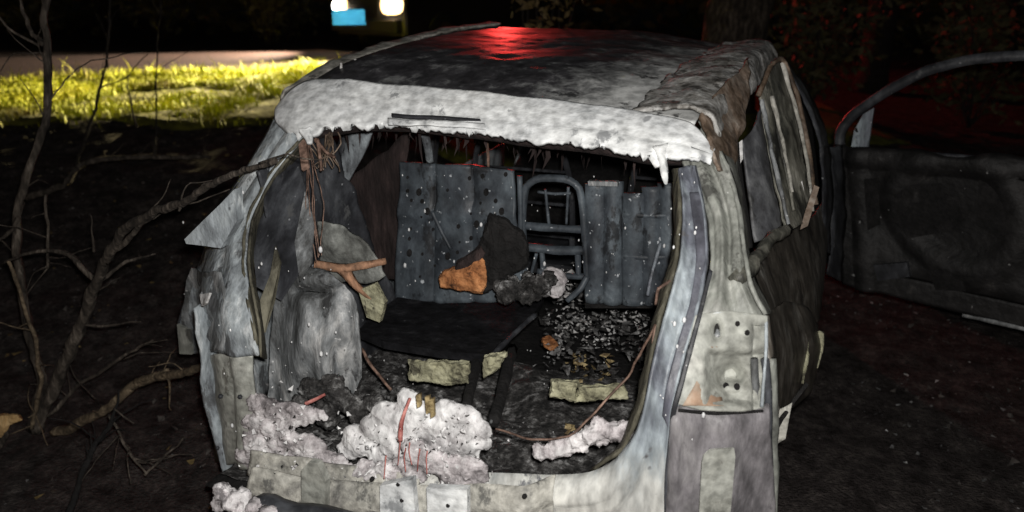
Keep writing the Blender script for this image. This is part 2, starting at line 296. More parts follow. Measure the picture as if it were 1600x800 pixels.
# ------------------------------------------------------------------ ground, bank, road
def T(x, y):
    d = (x-CAM.x)*HF.x+(y-CAM.y)*HF.y; l = (x-CAM.x)*RT.x+(y-CAM.y)*RT.y
    w = max(sm(-1.05, -3.0, x) if y < 30 else 1, sm(4.6, 7.0, y))
    w *= 1-.45*sm(1.5, 5, l)
    rise = .74*sm(3.0, 7.6, d) + .10*sm(7.6, 10.3, d) + .05*sm(10.3, 14, d) + .5*sm(15, 30, d)
    return rise*w
def RN(l): return max(5.5, 11.2+.45*(min(l, 14)+3.3))   # near edge of the road, which runs slantwise
ds = [-6+i*.5 for i in range(12)] + [i*.07 for i in range(1, 150)]
while ds[-1] < 140: ds.append(ds[-1]*1.06)
ls = [-9+i*.09 for i in range(201)]
lo = [-9*1.12**k for k in range(1, 26)]; hi = [9*1.12**k for k in range(1, 26)]
ls = lo[::-1]+ls+hi
vs = []
for d in ds:
    for l in ls:
        q = LD(l, d); z = T(q.x, q.y)
        a = 1 if d < 10.2 else .25
        z += a*(.035*noise.noise(Vector((q.x*1.3, q.y*1.3, 0)))+.022*noise.noise(Vector((q.x*5, q.y*5, 3)))+.010*noise.noise(Vector((q.x*15, q.y*15, 8))))
        if RN(l)+.15 < d < RN(l)+4.1 and l > -11: z -= .05
        q.z = z-.02; vs.append(q)
g = obj('ground', vs, grid_faces(len(ls), len(ds)), M['ground']); g['kind'] = 'structure'
# road: a sheet with a raised crown and soft shoulder
vs = []; rd = [i*.2 for i in range(22)]; rl = [-11+i*.4 for i in range(110)]
for d in rd:
    for l in rl:
        q = LD(l, RN(l)+d+(.2*noise.noise(Vector((l*.6, 0, 0))) if d < .3 else 0)); t = d/4.2
        q.z = T(q.x, q.y)+.02+.05*math.sin(t*math.pi)+.012*noise.noise(Vector((q.x*2, q.y*2, 0)))-(.07 if d == rd[0] or d == rd[-1] else 0); vs.append(q)
r = obj('road', vs, grid_faces(len(rl), len(rd)), M['road']); r['kind'] = 'structure'
# bank sheet of rooted turf under the blades
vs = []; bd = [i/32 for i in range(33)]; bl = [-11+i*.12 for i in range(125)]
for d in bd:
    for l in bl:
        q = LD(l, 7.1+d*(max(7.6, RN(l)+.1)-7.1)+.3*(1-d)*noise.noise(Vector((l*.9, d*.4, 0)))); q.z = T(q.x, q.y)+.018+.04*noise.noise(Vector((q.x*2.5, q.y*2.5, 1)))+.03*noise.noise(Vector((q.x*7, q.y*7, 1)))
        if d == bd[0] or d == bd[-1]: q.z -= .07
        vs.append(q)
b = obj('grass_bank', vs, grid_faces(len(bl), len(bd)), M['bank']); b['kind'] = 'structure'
def blades(name, n, area, hfun, m, seed):
    rn = random.Random(seed); vs = []; fs = []
    while len(fs) < n:
        l = rn.uniform(*area[0]); d = rn.uniform(*area[1])
        if d > RN(l)-.1: continue
        dens = .45+1.3*noise.noise(Vector((l*1.1, d*1.6, seed)))-.5*sm(-4.2, -2.2, l)
        edge = sm(6.9, 8.6, d+.5*noise.noise(Vector((l*1.3, 0, 0))))
        if rn.random() > (dens+.25)*edge: continue
        q = LD(l, d); q.z = T(q.x, q.y)-.01; h = hfun(l, d, rn); a = rn.uniform(0, 6.28); w = rn.uniform(.004, .010)
        s = Vector((math.cos(a), math.sin(a), 0)); lean = Vector((rn.gauss(0, .35), rn.gauss(0, .35), 0))*h
        k = len(vs); vs += [q-s*w, q+s*w, q+lean*.4+Vector((0, 0, h*.6))+s*w*.7, q+lean*.4+Vector((0, 0, h*.6))-s*w*.7, q+lean+Vector((0, 0, h*.95))]
        fs += [(k, k+1, k+2, k+3), (k+3, k+2, k+4)]
    return obj(name, vs, fs, m, smooth=False, kind='stuff', label='bright yellow green grass on the bank below the road, lit by headlights')
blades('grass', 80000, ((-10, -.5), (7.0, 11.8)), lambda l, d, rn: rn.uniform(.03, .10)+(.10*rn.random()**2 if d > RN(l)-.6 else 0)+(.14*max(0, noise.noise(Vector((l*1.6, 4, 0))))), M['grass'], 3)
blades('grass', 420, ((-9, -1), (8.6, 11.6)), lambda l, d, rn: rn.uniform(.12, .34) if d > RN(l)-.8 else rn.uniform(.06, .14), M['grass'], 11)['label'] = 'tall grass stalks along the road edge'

# ground litter
def litter(name, n, place, size, m, seed, label, flatz=.35):
    rn = random.Random(seed); mb = MB()
    for k in range(n):
        c = place(rn)
        if c is None: continue
        s = size*rn.uniform(.4, 1.5)**1.5
        e = [Vector((rn.uniform(-1, 1), rn.uniform(-1, 1), rn.uniform(-1, 1)*flatz))*s for _ in range(5)]
        mb.add([c+q+Vector((0, 0, s*.15)) for q in e], [(0, 1, 2), (0, 2, 3), (0, 3, 4), (1, 2, 4), (1, 3, 4), (0, 1, 4)])
    return mb.build(name, m, kind='stuff', label=label)
def gplace(l0, l1, d0, d1):
    def f(rn):
        q = LD(rn.uniform(l0, l1), rn.uniform(d0, d1)); q.z = T(q.x, q.y)
        if -.85 < q.x < .9 and .2 < q.y < 4.2: return None
        if noise.noise(Vector((q.x*1.5, q.y*1.5, 5))) < -.12: return None
        return q
    return f
litter('ground_litter', 2200, gplace(-5, 4, 1.6, 8), .016, M['bark_dark'], 1, 'charred twigs and clods strewn over the burnt ground')
litter('ground_litter', 2600, gplace(-4, 4, 1.6, 6), .006, M['grey_bits'], 12, 'fine grit and ash crumbs over the burnt ground', .6)
litter('ground_litter', 700, gplace(.3, 3.2, 1.6, 5), .009, M['grey_bits'], 2, 'small grey fragments on the black ground right of the car')
litter('ground_litter', 1500, gplace(-5, 4, 1.6, 7), .013, M['clod'], 14, 'grey brown clods and stones over the burnt ground', .8)
litter('ground_litter', 60, gplace(.3, 3.0, 1.6, 5), .010, M['ash_bits'], 4, 'pale fragments on the black ground right of the car')
litter('ground_litter', 420, gplace(-4.5, -.9, 2.0, 7.5), .016, M['leaf_tan'], 6, 'dry leaves and chips on the slope left of the car')

# ================================================================== the burnt car
car = thing('burnt_car', 'burnt out grey ash covered hatchback shell with its rear opening missing the tailgate', 'car', (0, 2.0, 0))
def at_y(pts): return [P(x, y, Y) for x, y, Y in pts]
def coons(name, c0, c1, d0, d1, nu, nv, mat, parent, amp=.006, sc=6, thick=.006, bulge=0, seed=0, **props):
    """c0,c1: u curves at v=0/1; d0,d1: v curves at u=0/1"""
    c0 = resample(c0, nu); c1 = resample(c1, nu); d0 = resample(d0, nv); d1 = resample(d1, nv); vs = []
    for j in range(nv):
        v = j/(nv-1)
        for i in range(nu):
            u = i/(nu-1)
            q = c0[i]*(1-v)+c1[i]*v+d0[j]*(1-u)+d1[j]*u-(c0[0]*(1-u)*(1-v)+c0[-1]*u*(1-v)+c1[0]*(1-u)*v+c1[-1]*u*v)
            q = q+Vector((0, 0, bulge*math.sin(math.pi*u)**.7*math.sin(math.pi*v)**.7))
            e = min(1, 6*min(u, 1-u, v, 1-v)+.25)
            vs.append(q+dent(q, amp*e, sc, seed)+dent(q, amp*.4, sc*4, seed))
    return obj(name, vs, grid_faces(nu, nv), mat, parent, True, thick, **props)
# --- roof skin
rear = [PR(*q) for q in ((452, 146), (500, 126), (620, 134), (800, 151), (950, 169), (1085, 192))]
rl_ = [rear[0]] + at_y([(515, 108, .95), (600, 76, 1.3), (690, 52, 1.75), (768, 42, 2.15)])
fr_ = [rl_[-1]] + at_y([(900, 46, 2.2), (1000, 48, 2.2), (1100, 64, 2.2), (1192, 78, 2.15)])
rr_ = [rear[-1]] + at_y([(1120, 145, .95), (1160, 105, 1.4)]) + [fr_[-1]]
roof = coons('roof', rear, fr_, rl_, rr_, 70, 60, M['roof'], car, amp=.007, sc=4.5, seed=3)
for k, pts in enumerate((((742, 103, 1.15), (790, 86, 1.4), (832, 70, 1.8)), ((718, 67, 1.8), (760, 62, 1.9), (806, 60, 2.0)), ((735, 74, 1.65), (762, 70, 1.75), (780, 68, 1.8)), ((745, 94, 1.25), (765, 80, 1.5), (775, 72, 1.7)))):  # thin metal tubes added on the roof to catch the red beacon as streaks
    cp = []
    for x, y, Y in pts:
        q = P(x, y, Y); cp.append(q)
    tube('red_glint_tube', cp, .0055, .004, M['glint_metal'], car, n=16, kink=.004, seed=k)
# left rail, ashy, with two stubs of the burnt roof rack
loft('roof_rail', [[v+Vector((-.03, 0, -.03)) for v in rl_], [v+Vector((-.012, 0, .012)) for v in rl_], [v+Vector((.05, 0, .008)) for v in rl_]], M['rail_ash'], car, nu=44, amp=.006, sc=16, label='ash grey roof rail on the left edge')
for x, y0, y1, Y in ((533, 98, 126, .85), (555, 92, 116, .95)):
    tube('rack_stub', [P(x, y1, Y), P(x, y0, Y)], .006, .004, M['ash_bits'], car, n=4)
# right rail: crumpled ash
loft('roof_rail', [rr_ and [v+Vector((-.16, .02, .012)) for v in rr_], [v+Vector((-.05, 0, .03)) for v in rr_], [v+Vector((.03, 0, .02)) for v in rr_], [v+Vector((.055, 0, -.05)) for v in rr_]], M['crumple'], car, nu=60, sub=8, amp=.013, sc=11, seed=5, label='crumpled rusty roof rail flaking grey ash on the right')
# --- tailgate header caked in white
top = [(437, 172), (462, 143), (500, 127), (620, 136), (760, 150), (880, 162), (1000, 179), (1078, 196), (1113, 238)]
bot = [(441, 192), (470, 216), (520, 203), (600, 196), (700, 205), (780, 214), (850, 224), (950, 234), (1020, 248), (1113, 250)]
def hprof(u, t): return Vector((0, -.010*math.sin(math.pi*min(1, t*1.05))-.007*sm(.62, .70, t)*sm(.3, .4, u)-.006, 0))
ploft('header', top, bot, lambda x, y: PR(x, y), M['white_ash'], car, nu=200, nv=26, amp=.005, sc=7, thick=.014, prof=hprof, rag=11, seed=2, label='white caked header above the tailgate opening')
def drip(pts, r0, r1, m, seed): return tube('drip', [PR(x, y, -.018) for x, y in pts], r0, r1, m, car, ns=9, wob=.8, kink=.004, seed=seed)
drip([(1030, 235), (1038, 262), (1041, 288)], .024, .003, M['white_ash'], 1)
drip([(1022, 240), (1026, 262)], .016, .005, M['white_ash'], 2)
drip([(480, 205), (482, 216), (483, 224)], .020, .006, M['white_ash'], 3)
# slot of the missing brake light, then the dark inner flange
ploft('brake_light_slot', [(612, 179), (680, 183), (750, 187)], [(612, 184), (680, 188), (752, 191)], lambda x, y: PR(x, y, -.034), M['dark_steel'], car, nu=20, nv=3, amp=.003, thick=.006)
ploft('slot_lip', [(606, 186), (680, 190), (758, 194)], [(606, 196), (680, 199), (760, 203)], lambda x, y: PR(x, y, -.036), M['white_ash'], car, nu=30, nv=4, amp=.004, thick=.006, rag=3)
loft('header_flange', [[PR(x, y-6, .05) for x, y in bot], [PR(x, y+4, .09) for x, y in bot], [PR(x, y+2, .22) for x, y in bot]], M['soot_red'], car, nu=50, amp=.006)
# --- left pillar and quarter
lo_ = [(437, 165), (418, 205), (385, 258), (346, 318), (322, 352), (318, 392), (300, 440), (285, 480), (277, 515), (283, 552)]
li_ = [(476, 212), (446, 246), (412, 292), (390, 345), (381, 400), (386, 440), (392, 480), (399, 520), (403, 556)]
def groove(u, t): return Vector((0, .018*math.exp(-((t-.42)/.06)**2)-.012*math.exp(-((t-.7)/.1)**2), 0))
ploft('rear_pillar', lo_, li_, PR, M['ash_steel'], car, nu=60, nv=18, amp=.006, sc=10, prof=groove, seed=4)
loft('pillar_return', [[PR(x, y)+Vector((-.10, .45, -.02)) for x, y in lo_], [PR(x, y)+Vector((-.03, .12, -.01)) for x, y in lo_], [PR(x, y) for x, y in lo_]], M['dark_steel'], car, nu=40, amp=.005)
loft('jamb', [[PR(x, y) for x, y in li_], [PR(x+10, y+2, .05) for x, y in li_], [PR(x+16, y+6, .11) for x, y in li_]], M['jamb'], car, nu=50, sub=4, amp=.006, sc=18, label='brown stained jamb along the left edge of the opening')
# weather seal hanging along the jamb
tube('seal', [PR(x+6, y, -.012) for x, y in li_[1:]], .005, .004, M['jamb'], car, kink=.006)
# spoiler end sticking out
plate('spoiler_end', [(366, 296), (345, 318), (318, 344), (288, 374), (291, 381), (318, 384), (345, 388), (370, 345)], lambda x, y: P(x, y, .30), M['ash_steel'], car, .03, label='pale pointed spoiler end sticking out')
# left lamp recess: facets and bright clips
ploft('lamp_recess', [(300, 420), (290, 450), (283, 500), (285, 548)], [(345, 425), (352, 455), (350, 505), (345, 548)], lambda x, y: PR(x, y, -.012), M['lump'], car, nu=20, nv=8, amp=.01, sc=16, thick=.004, prof=lambda u, t: Vector((0, .035*math.sin(math.pi*t)*math.sin(math.pi*u), 0)))
plate('reflector', [(315, 461), (331, 458), (325, 474), (318, 479)], lambda x, y: PR(x, y, -.03), M['ash_bits'], car, .006)
plate('lamp_bracket', [(280, 505), (300, 515), (303, 552), (284, 551)], lambda x, y: PR(x, y, -.03), M['grey_steel'], car, .012)
# lower left quarter
ploft('rear_quarter', [(318, 556), (330, 600), (333, 660), (336, 722)], [(392, 556), (396, 620), (398, 680), (400, 735)], lambda x, y: PR(x, y, .0), M['panel_grey'], car, nu=30, nv=10, amp=.006, sc=9, prof=groove, label='chalky grey lower rear quarter on the left')
for x, y in ((345, 619), (375, 620), (340, 700)):
    tube('bolt', [PR(x, y, .0), PR(x, y, -.03)], .008, .006, M['dark_steel'], car, n=3)
# --- lower rear panel, sill and bumper beam
def LP(x, y): return P(x, y, .20)
sill_t = [(395, 712), (480, 722), (640, 735), (760, 736), (850, 740), (930, 738), (975, 700), (1006, 640)]
ploft('sill', [(395, 702), (480, 716), (560, 728), (660, 738)], [(395, 735), (480, 750), (560, 758), (660, 764)], lambda x, y: P(x, y, .22), M['pale_ash'], car, nu=50, nv=7, amp=.006, sc=14, prof=lambda u, t: Vector((0, -.02*t, 0)))
ploft('tail_panel', [(395, 728), (480, 746), (560, 753), (660, 757), (760, 756), (860, 760)], [(395, 880), (480, 885), (560, 890), (660, 890), (760, 890), (860, 890)], lambda x, y: P(x, y, .175), M['pale_ash'], car, nu=90, nv=26, amp=.006, sc=7, prof=lambda u, t: Vector((0, -.03*math.sin(math.pi*min(1, t*1.6))+.05*sm(.9, 1, u)+.012*math.exp(-((t-.30)/.05)**2), 0)), seed=8)
def tp(x, y): return P(x, y, .118)
for poly, mm in (([(600, 752), (650, 742), (655, 800), (655, 830), (600, 830)], 'white_ash'), ([(672, 755), (735, 758), (735, 830), (675, 830)], 'white_ash'), ([(478, 728), (490, 715), (503, 718), (516, 745), (515, 786), (478, 780)], 'panel_grey')):
    plate('bumper_bracket', poly, tp, M[mm], car, .02)
for x, y in ((628, 782), (700, 790), (582, 748), (622, 757), (820, 775)):
    tube('bolt_hole', [P(x, y, .108), P(x, y, .096)], .006, .005, M['soot'], car, n=3, ns=8)
# dark bumper beam fallen across the bottom left
tube('bumper_beam', [P(405, 786, .02), P(520, 812, .02), P(640, 842, .02)], .030, .035, M['dark_steel'], car, wob=.4, kink=.01)
# --- right pillar
ri_ = [(1062, 262), (1067, 320), (1062, 400), (1042, 470), (1022, 556), (1004, 640), (976, 700), (932, 737)]
rg_ = [(1088, 258), (1104, 330), (1110, 400), (1100, 460), (1083, 500), (1062, 600), (1046, 680), (1046, 740)]
ro_ = [(1113, 200), (1150, 290), (1164, 380), (1168, 430), (1196, 480)]
def edge_roll(u, t): return Vector((0, -.018*math.exp(-((t-.10)/.10)**2)+.012*math.exp(-((t-.55)/.16)**2)-.014*math.exp(-((t-.92)/.06)**2), 0))
fi_ = [(1062, 262), (1067, 320), (1062, 400), (1042, 470), (1022, 556), (1004, 640), (988, 680), (962, 716), (925, 737), (860, 742), (760, 738), (640, 740)]
fo_ = [(1088, 258), (1104, 330), (1110, 400), (1100, 460), (1072, 556), (1052, 650), (1047, 720), (1044, 800), (1010, 900), (860, 905), (760, 905), (640, 905)]
def corr(c, n):   # even spacing inside each span, so that both outlines keep step
    out = []
    for a, b in zip(c, c[1:]): out += [pxl(a, b, k/n) for k in range(n)]
    return out+[c[-1]]
vs = []; A = corr(fi_, 12); B = corr(fo_, 12)
def smooth2(c, m):
    for _ in range(m): c = [c[0]]+[((a[0]+2*b[0]+d[0])/4, (a[1]+2*b[1]+d[1])/4) for a, b, d in zip(c, c[1:], c[2:])]+[c[-1]]
    return c
A = smooth2(A, 14); B = smooth2(B, 14)
for j in range(22):
    t = j/21
    for i in range(len(A)):
        w = sm(60, 100, i)
        q = PR(*pxl(A[i], B[i], t)) + edge_roll(0, t)*(1-w) + Vector((0, -.035*w*math.sin(math.pi*min(1, t*2.2))+.012*w*math.exp(-((t-.28)/.05)**2), 0))
        vs.append(q+dent(q, .004, 6, 6)+dent(q, .0012, 24, 2))
obj('opening_frame', vs, grid_faces(len(A), 22), M['frame_steel'], car, True, .008, label='bluish to chalky steel frame round the right edge and lower corner of the opening')
loft('jamb', [[PR(x, y) for x, y in ri_], [PR(x-7, y+1, .04) for x, y in ri_], [PR(x-9, y+3, .10) for x, y in ri_]], M['jamb'], car, nu=50, sub=3, amp=.006, sc=18, label='sooty jamb along the right edge of the opening')
def pill_prof(u, t): return Vector((0, .011*math.sin(t*13+.6)+.004*math.sin(t*25+u*2), 0))
ploft('rear_pillar', [(1066, 250), (1090, 300), (1106, 340), (1112, 400), (1102, 460), (1085, 492)], [(1100, 190), (1140, 262), (1158, 330), (1166, 400), (1172, 440), (1198, 490)], lambda x, y: PR(x, y, .012), M['grey_steel'], car, nu=60, nv=26, amp=.005, sc=10, prof=pill_prof, seed=9, label='grey green streaked pillar on the right')
loft('pillar_return', [at_y([(1095, 188, .68), (1140, 262, .60), (1158, 330, .50), (1166, 400, .42), (1172, 440, .38), (1198, 490, .36)]), at_y([(1125, 165, .85), (1152, 235, .82), (1163, 320, .72), (1172, 392, .64), (1185, 440, .6), (1205, 490, .55)])], M['grey_steel'], car, nu=40, sub=8, amp=.006, sc=11)
# rusty, flaking upper corner below the crumpled rail
loft('pillar_corner', [at_y([(1092, 182, .66), (1110, 215, .62), (1126, 262, .56)]), at_y([(1125, 140, .85), (1142, 200, .78), (1146, 270, .66)]), at_y([(1172, 92, 1.2), (1170, 160, 1.0), (1156, 228, .8)])], M['rust'], car, nu=26, sub=9, amp=.009, sc=13, seed=2, label='rusty flaking upper corner of the right pillar')
# --- right lamp recess with its holes
def g2(x, y, cx, cy, rx, ry): return math.exp(-((x-cx)/rx)**2-((y-cy)/ry)**2)
def rdep(x, y):
    d = .085*min(1, 1.2*g2(x, y, 1140, 586, 27, 29))+.040*min(1, 1.3*g2(x, y, 1120, 516, 8, 14))-.030*min(1, 1.3*g2(x, y, 1143, 603, 15, 9))
    d += .020*sm(542, 553, y)*sm(1094, 1108, x)*sm(640, 625, y) - .010*g2(x, y, 1167, 520, 8, 9) + .014*sm(1170, 1174, x)*sm(500, 508, y)
    return d
def RP(x, y, o=0): return PR(x, y, rdep(x, y)+o-.004)
ploft('lamp_recess', [(1086, 494), (1125, 486), (1165, 489), (1197, 493)], [(1058, 630), (1100, 640), (1150, 642), (1192, 638)], RP, M['panel_grey'], car, nu=70, nv=80, amp=.002, sc=8, thick=.006, label='pale grey stamped recess of the missing right tail lamp')
ploft('rust_smear', [(1113, 536), (1100, 570), (1086, 600), (1066, 634)], [(1121, 540), (1118, 572), (1122, 600), (1132, 634)], lambda x, y: RP(x, y, -.008), M['rust_smear'], car, nu=30, nv=10, amp=.001, thick=.001, label='pale orange rust smear below the bulb hole')
def ring(name, px, py, rx, ry, off, m, r=.005, n=20):
    pts = [RP(px+rx*math.cos(a), py+ry*math.sin(a), off) for a in [2*math.pi*k/n for k in range(n+1)]]
    return tube(name, pts, r, r, m, car, n=n*2)
def disc(name, px, py, rx, ry, off, m, n=18):
    return plate(name, [(px+rx*math.cos(2*math.pi*k/n), py+ry*math.sin(2*math.pi*k/n)) for k in range(n)], lambda x, y: PR(x, y, rdep(px, py)-.004+off), m, car, .003)
ring('bulb_hole_rim', 1120, 516, 10, 18, -.002, M['panel_grey'], .005)
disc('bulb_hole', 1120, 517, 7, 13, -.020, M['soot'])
blob('bulb_socket', [(PR(1121, 523, .010), .007), (PR(1121, 517, .012), .005)], M['lump'], car, vox=.003, amp=.001)
for x, y, r_ in ((1152, 506, 3.6), (1167, 520, 3.8), (1134, 603, 4.6), (1151, 604, 4.6)):
    disc('bolt_hole', x, y, r_, r_*1.2, -.008, M['soot'], 12)
ring('bolt_boss', 1167, 520, 7, 8, -.001, M['panel_grey'], .003)
for pts in (((1086, 496), (1125, 488), (1165, 491), (1196, 495)), ((1197, 494), (1197, 540), (1194, 590), (1190, 636)), ((1086, 496), (1078, 550), (1066, 600), (1058, 634))):
    tube('recess_lip', [PR(x, y, -.006) for x, y in pts], .004, .004, M['ash_steel'], car, n=24, wob=.3)
tube('recess_seam', [PR(1060, 641, -.010), PR(1120, 646, -.010), PR(1192, 642, -.010)], .004, .003, M['soot'], car, n=20)
ploft('drain_channel', [(1078, 300), (1088, 400), (1078, 470), (1060, 530), (1042, 600), (1034, 650)], [(1096, 300), (1106, 400), (1097, 462), (1074, 540), (1057, 610), (1048, 680)], lambda x, y: PR(x, y, -.006), M['channel'], car, nu=50, nv=8, amp=.002, thick=.002, label='dark mauve drain channel beside the opening')
# orange heat stain runs as a real smear of scale

# --- lower right rear corner
ploft('rear_quarter', [(1050, 640), (1100, 646), (1150, 648), (1200, 640)], [(1040, 870), (1100, 880), (1150, 885), (1215, 880)], lambda x, y: PR(x, y, -.002), M['panel_mauve'], car, nu=60, nv=50, amp=.005, sc=7, prof=lambda u, t: Vector((0, .03*math.exp(-t/.03)-.015*math.exp(-((u-.06)/.05)**2)-.006*math.sin(u*14), 0)), seed=12, label='mauve grey lower rear quarter on the right')
plate('vent_panel', [(1096, 722), (1099, 710), (1108, 702), (1120, 700), (1146, 699), (1148, 712), (1144, 760), (1138, 830), (1090, 830)], lambda x, y: PR(x, y, -.034), M['panel_grey'], car, .004, label='flat pale patch on the lower right quarter')
ploft('gutter', [(1108, 420), (1092, 480), (1060, 600), (1046, 650), (1043, 700), (1038, 760), (1036, 830)], [(1113, 424), (1099, 482), (1068, 604), (1054, 652), (1051, 700), (1046, 760), (1044, 830)], lambda x, y: PR(x, y, -.014), M['dark_steel'], car, nu=50, nv=4, amp=.003)
for x0, Y, m_ in ((1202, .36, 'dark_steel'), (1211, .46, 'grey_steel'), (1186, .34, 'lump')):
    tube('trim_strip', [P(x0-6, 560, Y), P(x0-2, 640, Y), P(x0, 720, Y), P(x0-3, 830, Y)], .010, .008, M[m_], car, wob=.4, kink=.004)
ploft('bumper_end', [(1217, 640), (1238, 628)], [(1214, 690), (1228, 682)], lambda x, y: P(x, y, .62), M['pale_ash'], car, nu=6, nv=8, amp=.004, thick=.012)
tube('cable', [P(1262, 600, .66), P(1230, 640, .62), P(1200, 690, .45), P(1182, 702, .36), P(1172, 706, .36)], .006, .005, M['soot'], car, kink=.004)
# --- right side: wheel arch, rear door, its burnt window frame, front pillar
loft('wheel_arch', [at_y([(1198, 492, .5), (1204, 560, .45), (1200, 640, .42)]), at_y([(1230, 470, .9), (1240, 550, .8), (1222, 648, .68)]), at_y([(1262, 480, 1.15), (1272, 540, 1.05), (1245, 632, .92)]), at_y([(1278, 506, 1.3), (1287, 545, 1.2), (1268, 612, 1.1)]), at_y([(1270, 500, 1.6), (1278, 545, 1.5), (1262, 612, 1.4)])], M['brown_door'], car, nu=24, sub=6, amp=.005, sc=8, seed=3, label='scorched brown bulging wheel arch')
for pts in (((1256, 520, 1.02), (1260, 555, .96), (1254, 600, .9)), ((1281, 520, 1.2), (1283, 545, 1.15), (1276, 575, 1.12))):
    tube('paint_flake', at_y(pts), .012, .004, M['insul'], car, wob=.4)
loft('rear_door', [at_y([(1168, 436, .55), (1196, 490, .55), (1210, 560, .6)]), at_y([(1196, 385, .9), (1226, 470, .95), (1236, 540, .95)]), at_y([(1236, 355, 1.3), (1262, 440, 1.3), (1266, 520, 1.25)]), at_y([(1275, 335, 1.8), (1284, 410, 1.7), (1280, 500, 1.5)]), at_y([(1296, 300, 2.35), (1292, 400, 2.1), (1282, 500, 1.7)])], M['brown_door'], car, nu=30, sub=8, amp=.006, sc=6, seed=7, label='blistered dark brown rear door')
loft('window_frame', [at_y([(1150, 222, .82), (1160, 300, .74), (1172, 388, .68)]), at_y([(1156, 222, .9), (1166, 300, .82), (1178, 386, .76)])], M['soot'], car, nu=20, sub=3, amp=.002)
loft('melted_pane', [at_y([(1160, 222, 1.0), (1168, 300, .95), (1180, 380, .9)]), at_y([(1180, 195, 1.05), (1194, 280, 1.0), (1216, 368, .95)]), at_y([(1188, 170, 1.1), (1206, 270, 1.05), (1224, 350, 1.0)])], M['pane_grey'], car, nu=26, sub=5, amp=.006, sc=12, label='sooty grey quarter window pane')
plate('glass_shard', [(1155, 222), (1160, 218), (1161, 248), (1157, 255)], lambda x, y: P(x, y, .80), M['ash_bits'], car, .003)
plate('glass_shard', [(1246, 295), (1253, 282), (1257, 300), (1256, 322), (1250, 330)], lambda x, y: P(x, y, 1.22), M['ash_bits'], car, .003)
loft('door_frame', [at_y([(1186, 150, 1.15), (1200, 230, 1.1), (1216, 300, 1.05), (1232, 362, 1.0)]), at_y([(1200, 108, 1.25), (1218, 190, 1.2), (1236, 280, 1.15), (1252, 350, 1.1)]), at_y([(1222, 98, 1.4), (1244, 180, 1.35), (1258, 250, 1.3), (1268, 330, 1.25)])], M['streak'], car, nu=50, sub=14, amp=.007, sc=15, seed=11, label='streaked pale burnt frame of the rear door window')
for k, (pts, m_) in enumerate(((((1222, 100, 1.36), (1246, 180, 1.3), (1262, 260, 1.24), (1270, 330, 1.2)), 'rail_ash'), (((1190, 156, 1.10), (1204, 230, 1.06), (1220, 300, 1.0), (1234, 358, .96)), 'lump'), (((1206, 150, 1.16), (1222, 220, 1.12), (1238, 300, 1.06)), 'rail_ash'), (((1214, 200, 1.14), (1228, 260, 1.1), (1240, 330, 1.04)), 'streak'))):
    tube('frame_flange', at_y(pts), .007, .005, M[m_], car, n=24, wob=.5, kink=.004, seed=k)
tube('door_seal', at_y([(1186, 150, 1.12), (1204, 104, 1.22), (1222, 94, 1.36), (1246, 150, 1.36), (1262, 230, 1.3), (1274, 320, 1.22)]), .008, .008, M['rust'], car, kink=.006)
loft('front_pillar', [at_y([(1224, 96, 1.9), (1256, 150, 1.9), (1282, 220, 1.95), (1288, 300, 2.0), (1284, 380, 2.0)]), at_y([(1234, 98, 2.1), (1268, 150, 2.1), (1294, 215, 2.15), (1302, 300, 2.2), (1298, 400, 2.2)])], M['dark_steel'], car, nu=40, sub=4, amp=.008, sc=12, label='charred centre pillar standing behind the rear door')
loft('inner_pillar', [at_y([(1236, 110, 2.4), (1256, 180, 2.4), (1266, 260, 2.4), (1270, 350, 2.4)]), at_y([(1250, 130, 2.6), (1272, 200, 2.6), (1282, 280, 2.6), (1284, 380, 2.6)])], M['soot'], car, nu=20, sub=3)
plate('burnt_strip', [(1272, 288), (1280, 292), (1262, 352), (1250, 358), (1258, 330)], lambda x, y: P(x, y, 1.12), M['rust'], car, .008, label='rust red strip hanging at the rear door')
tube('strap', at_y([(1150, 440, .42), (1175, 410, .5), (1205, 375, .72), (1232, 358, .9)]), .020, .016, M['streak'], car, wob=.5, kink=.008)
loft('sill_panel', [at_y([(1210, 640, .7)]) + [Vector((.80, 2.6, .42))], [Vector((.78, .8, .25)), Vector((.82, 2.6, .22))]], M['brown_door'], car, nu=16, amp=.006)

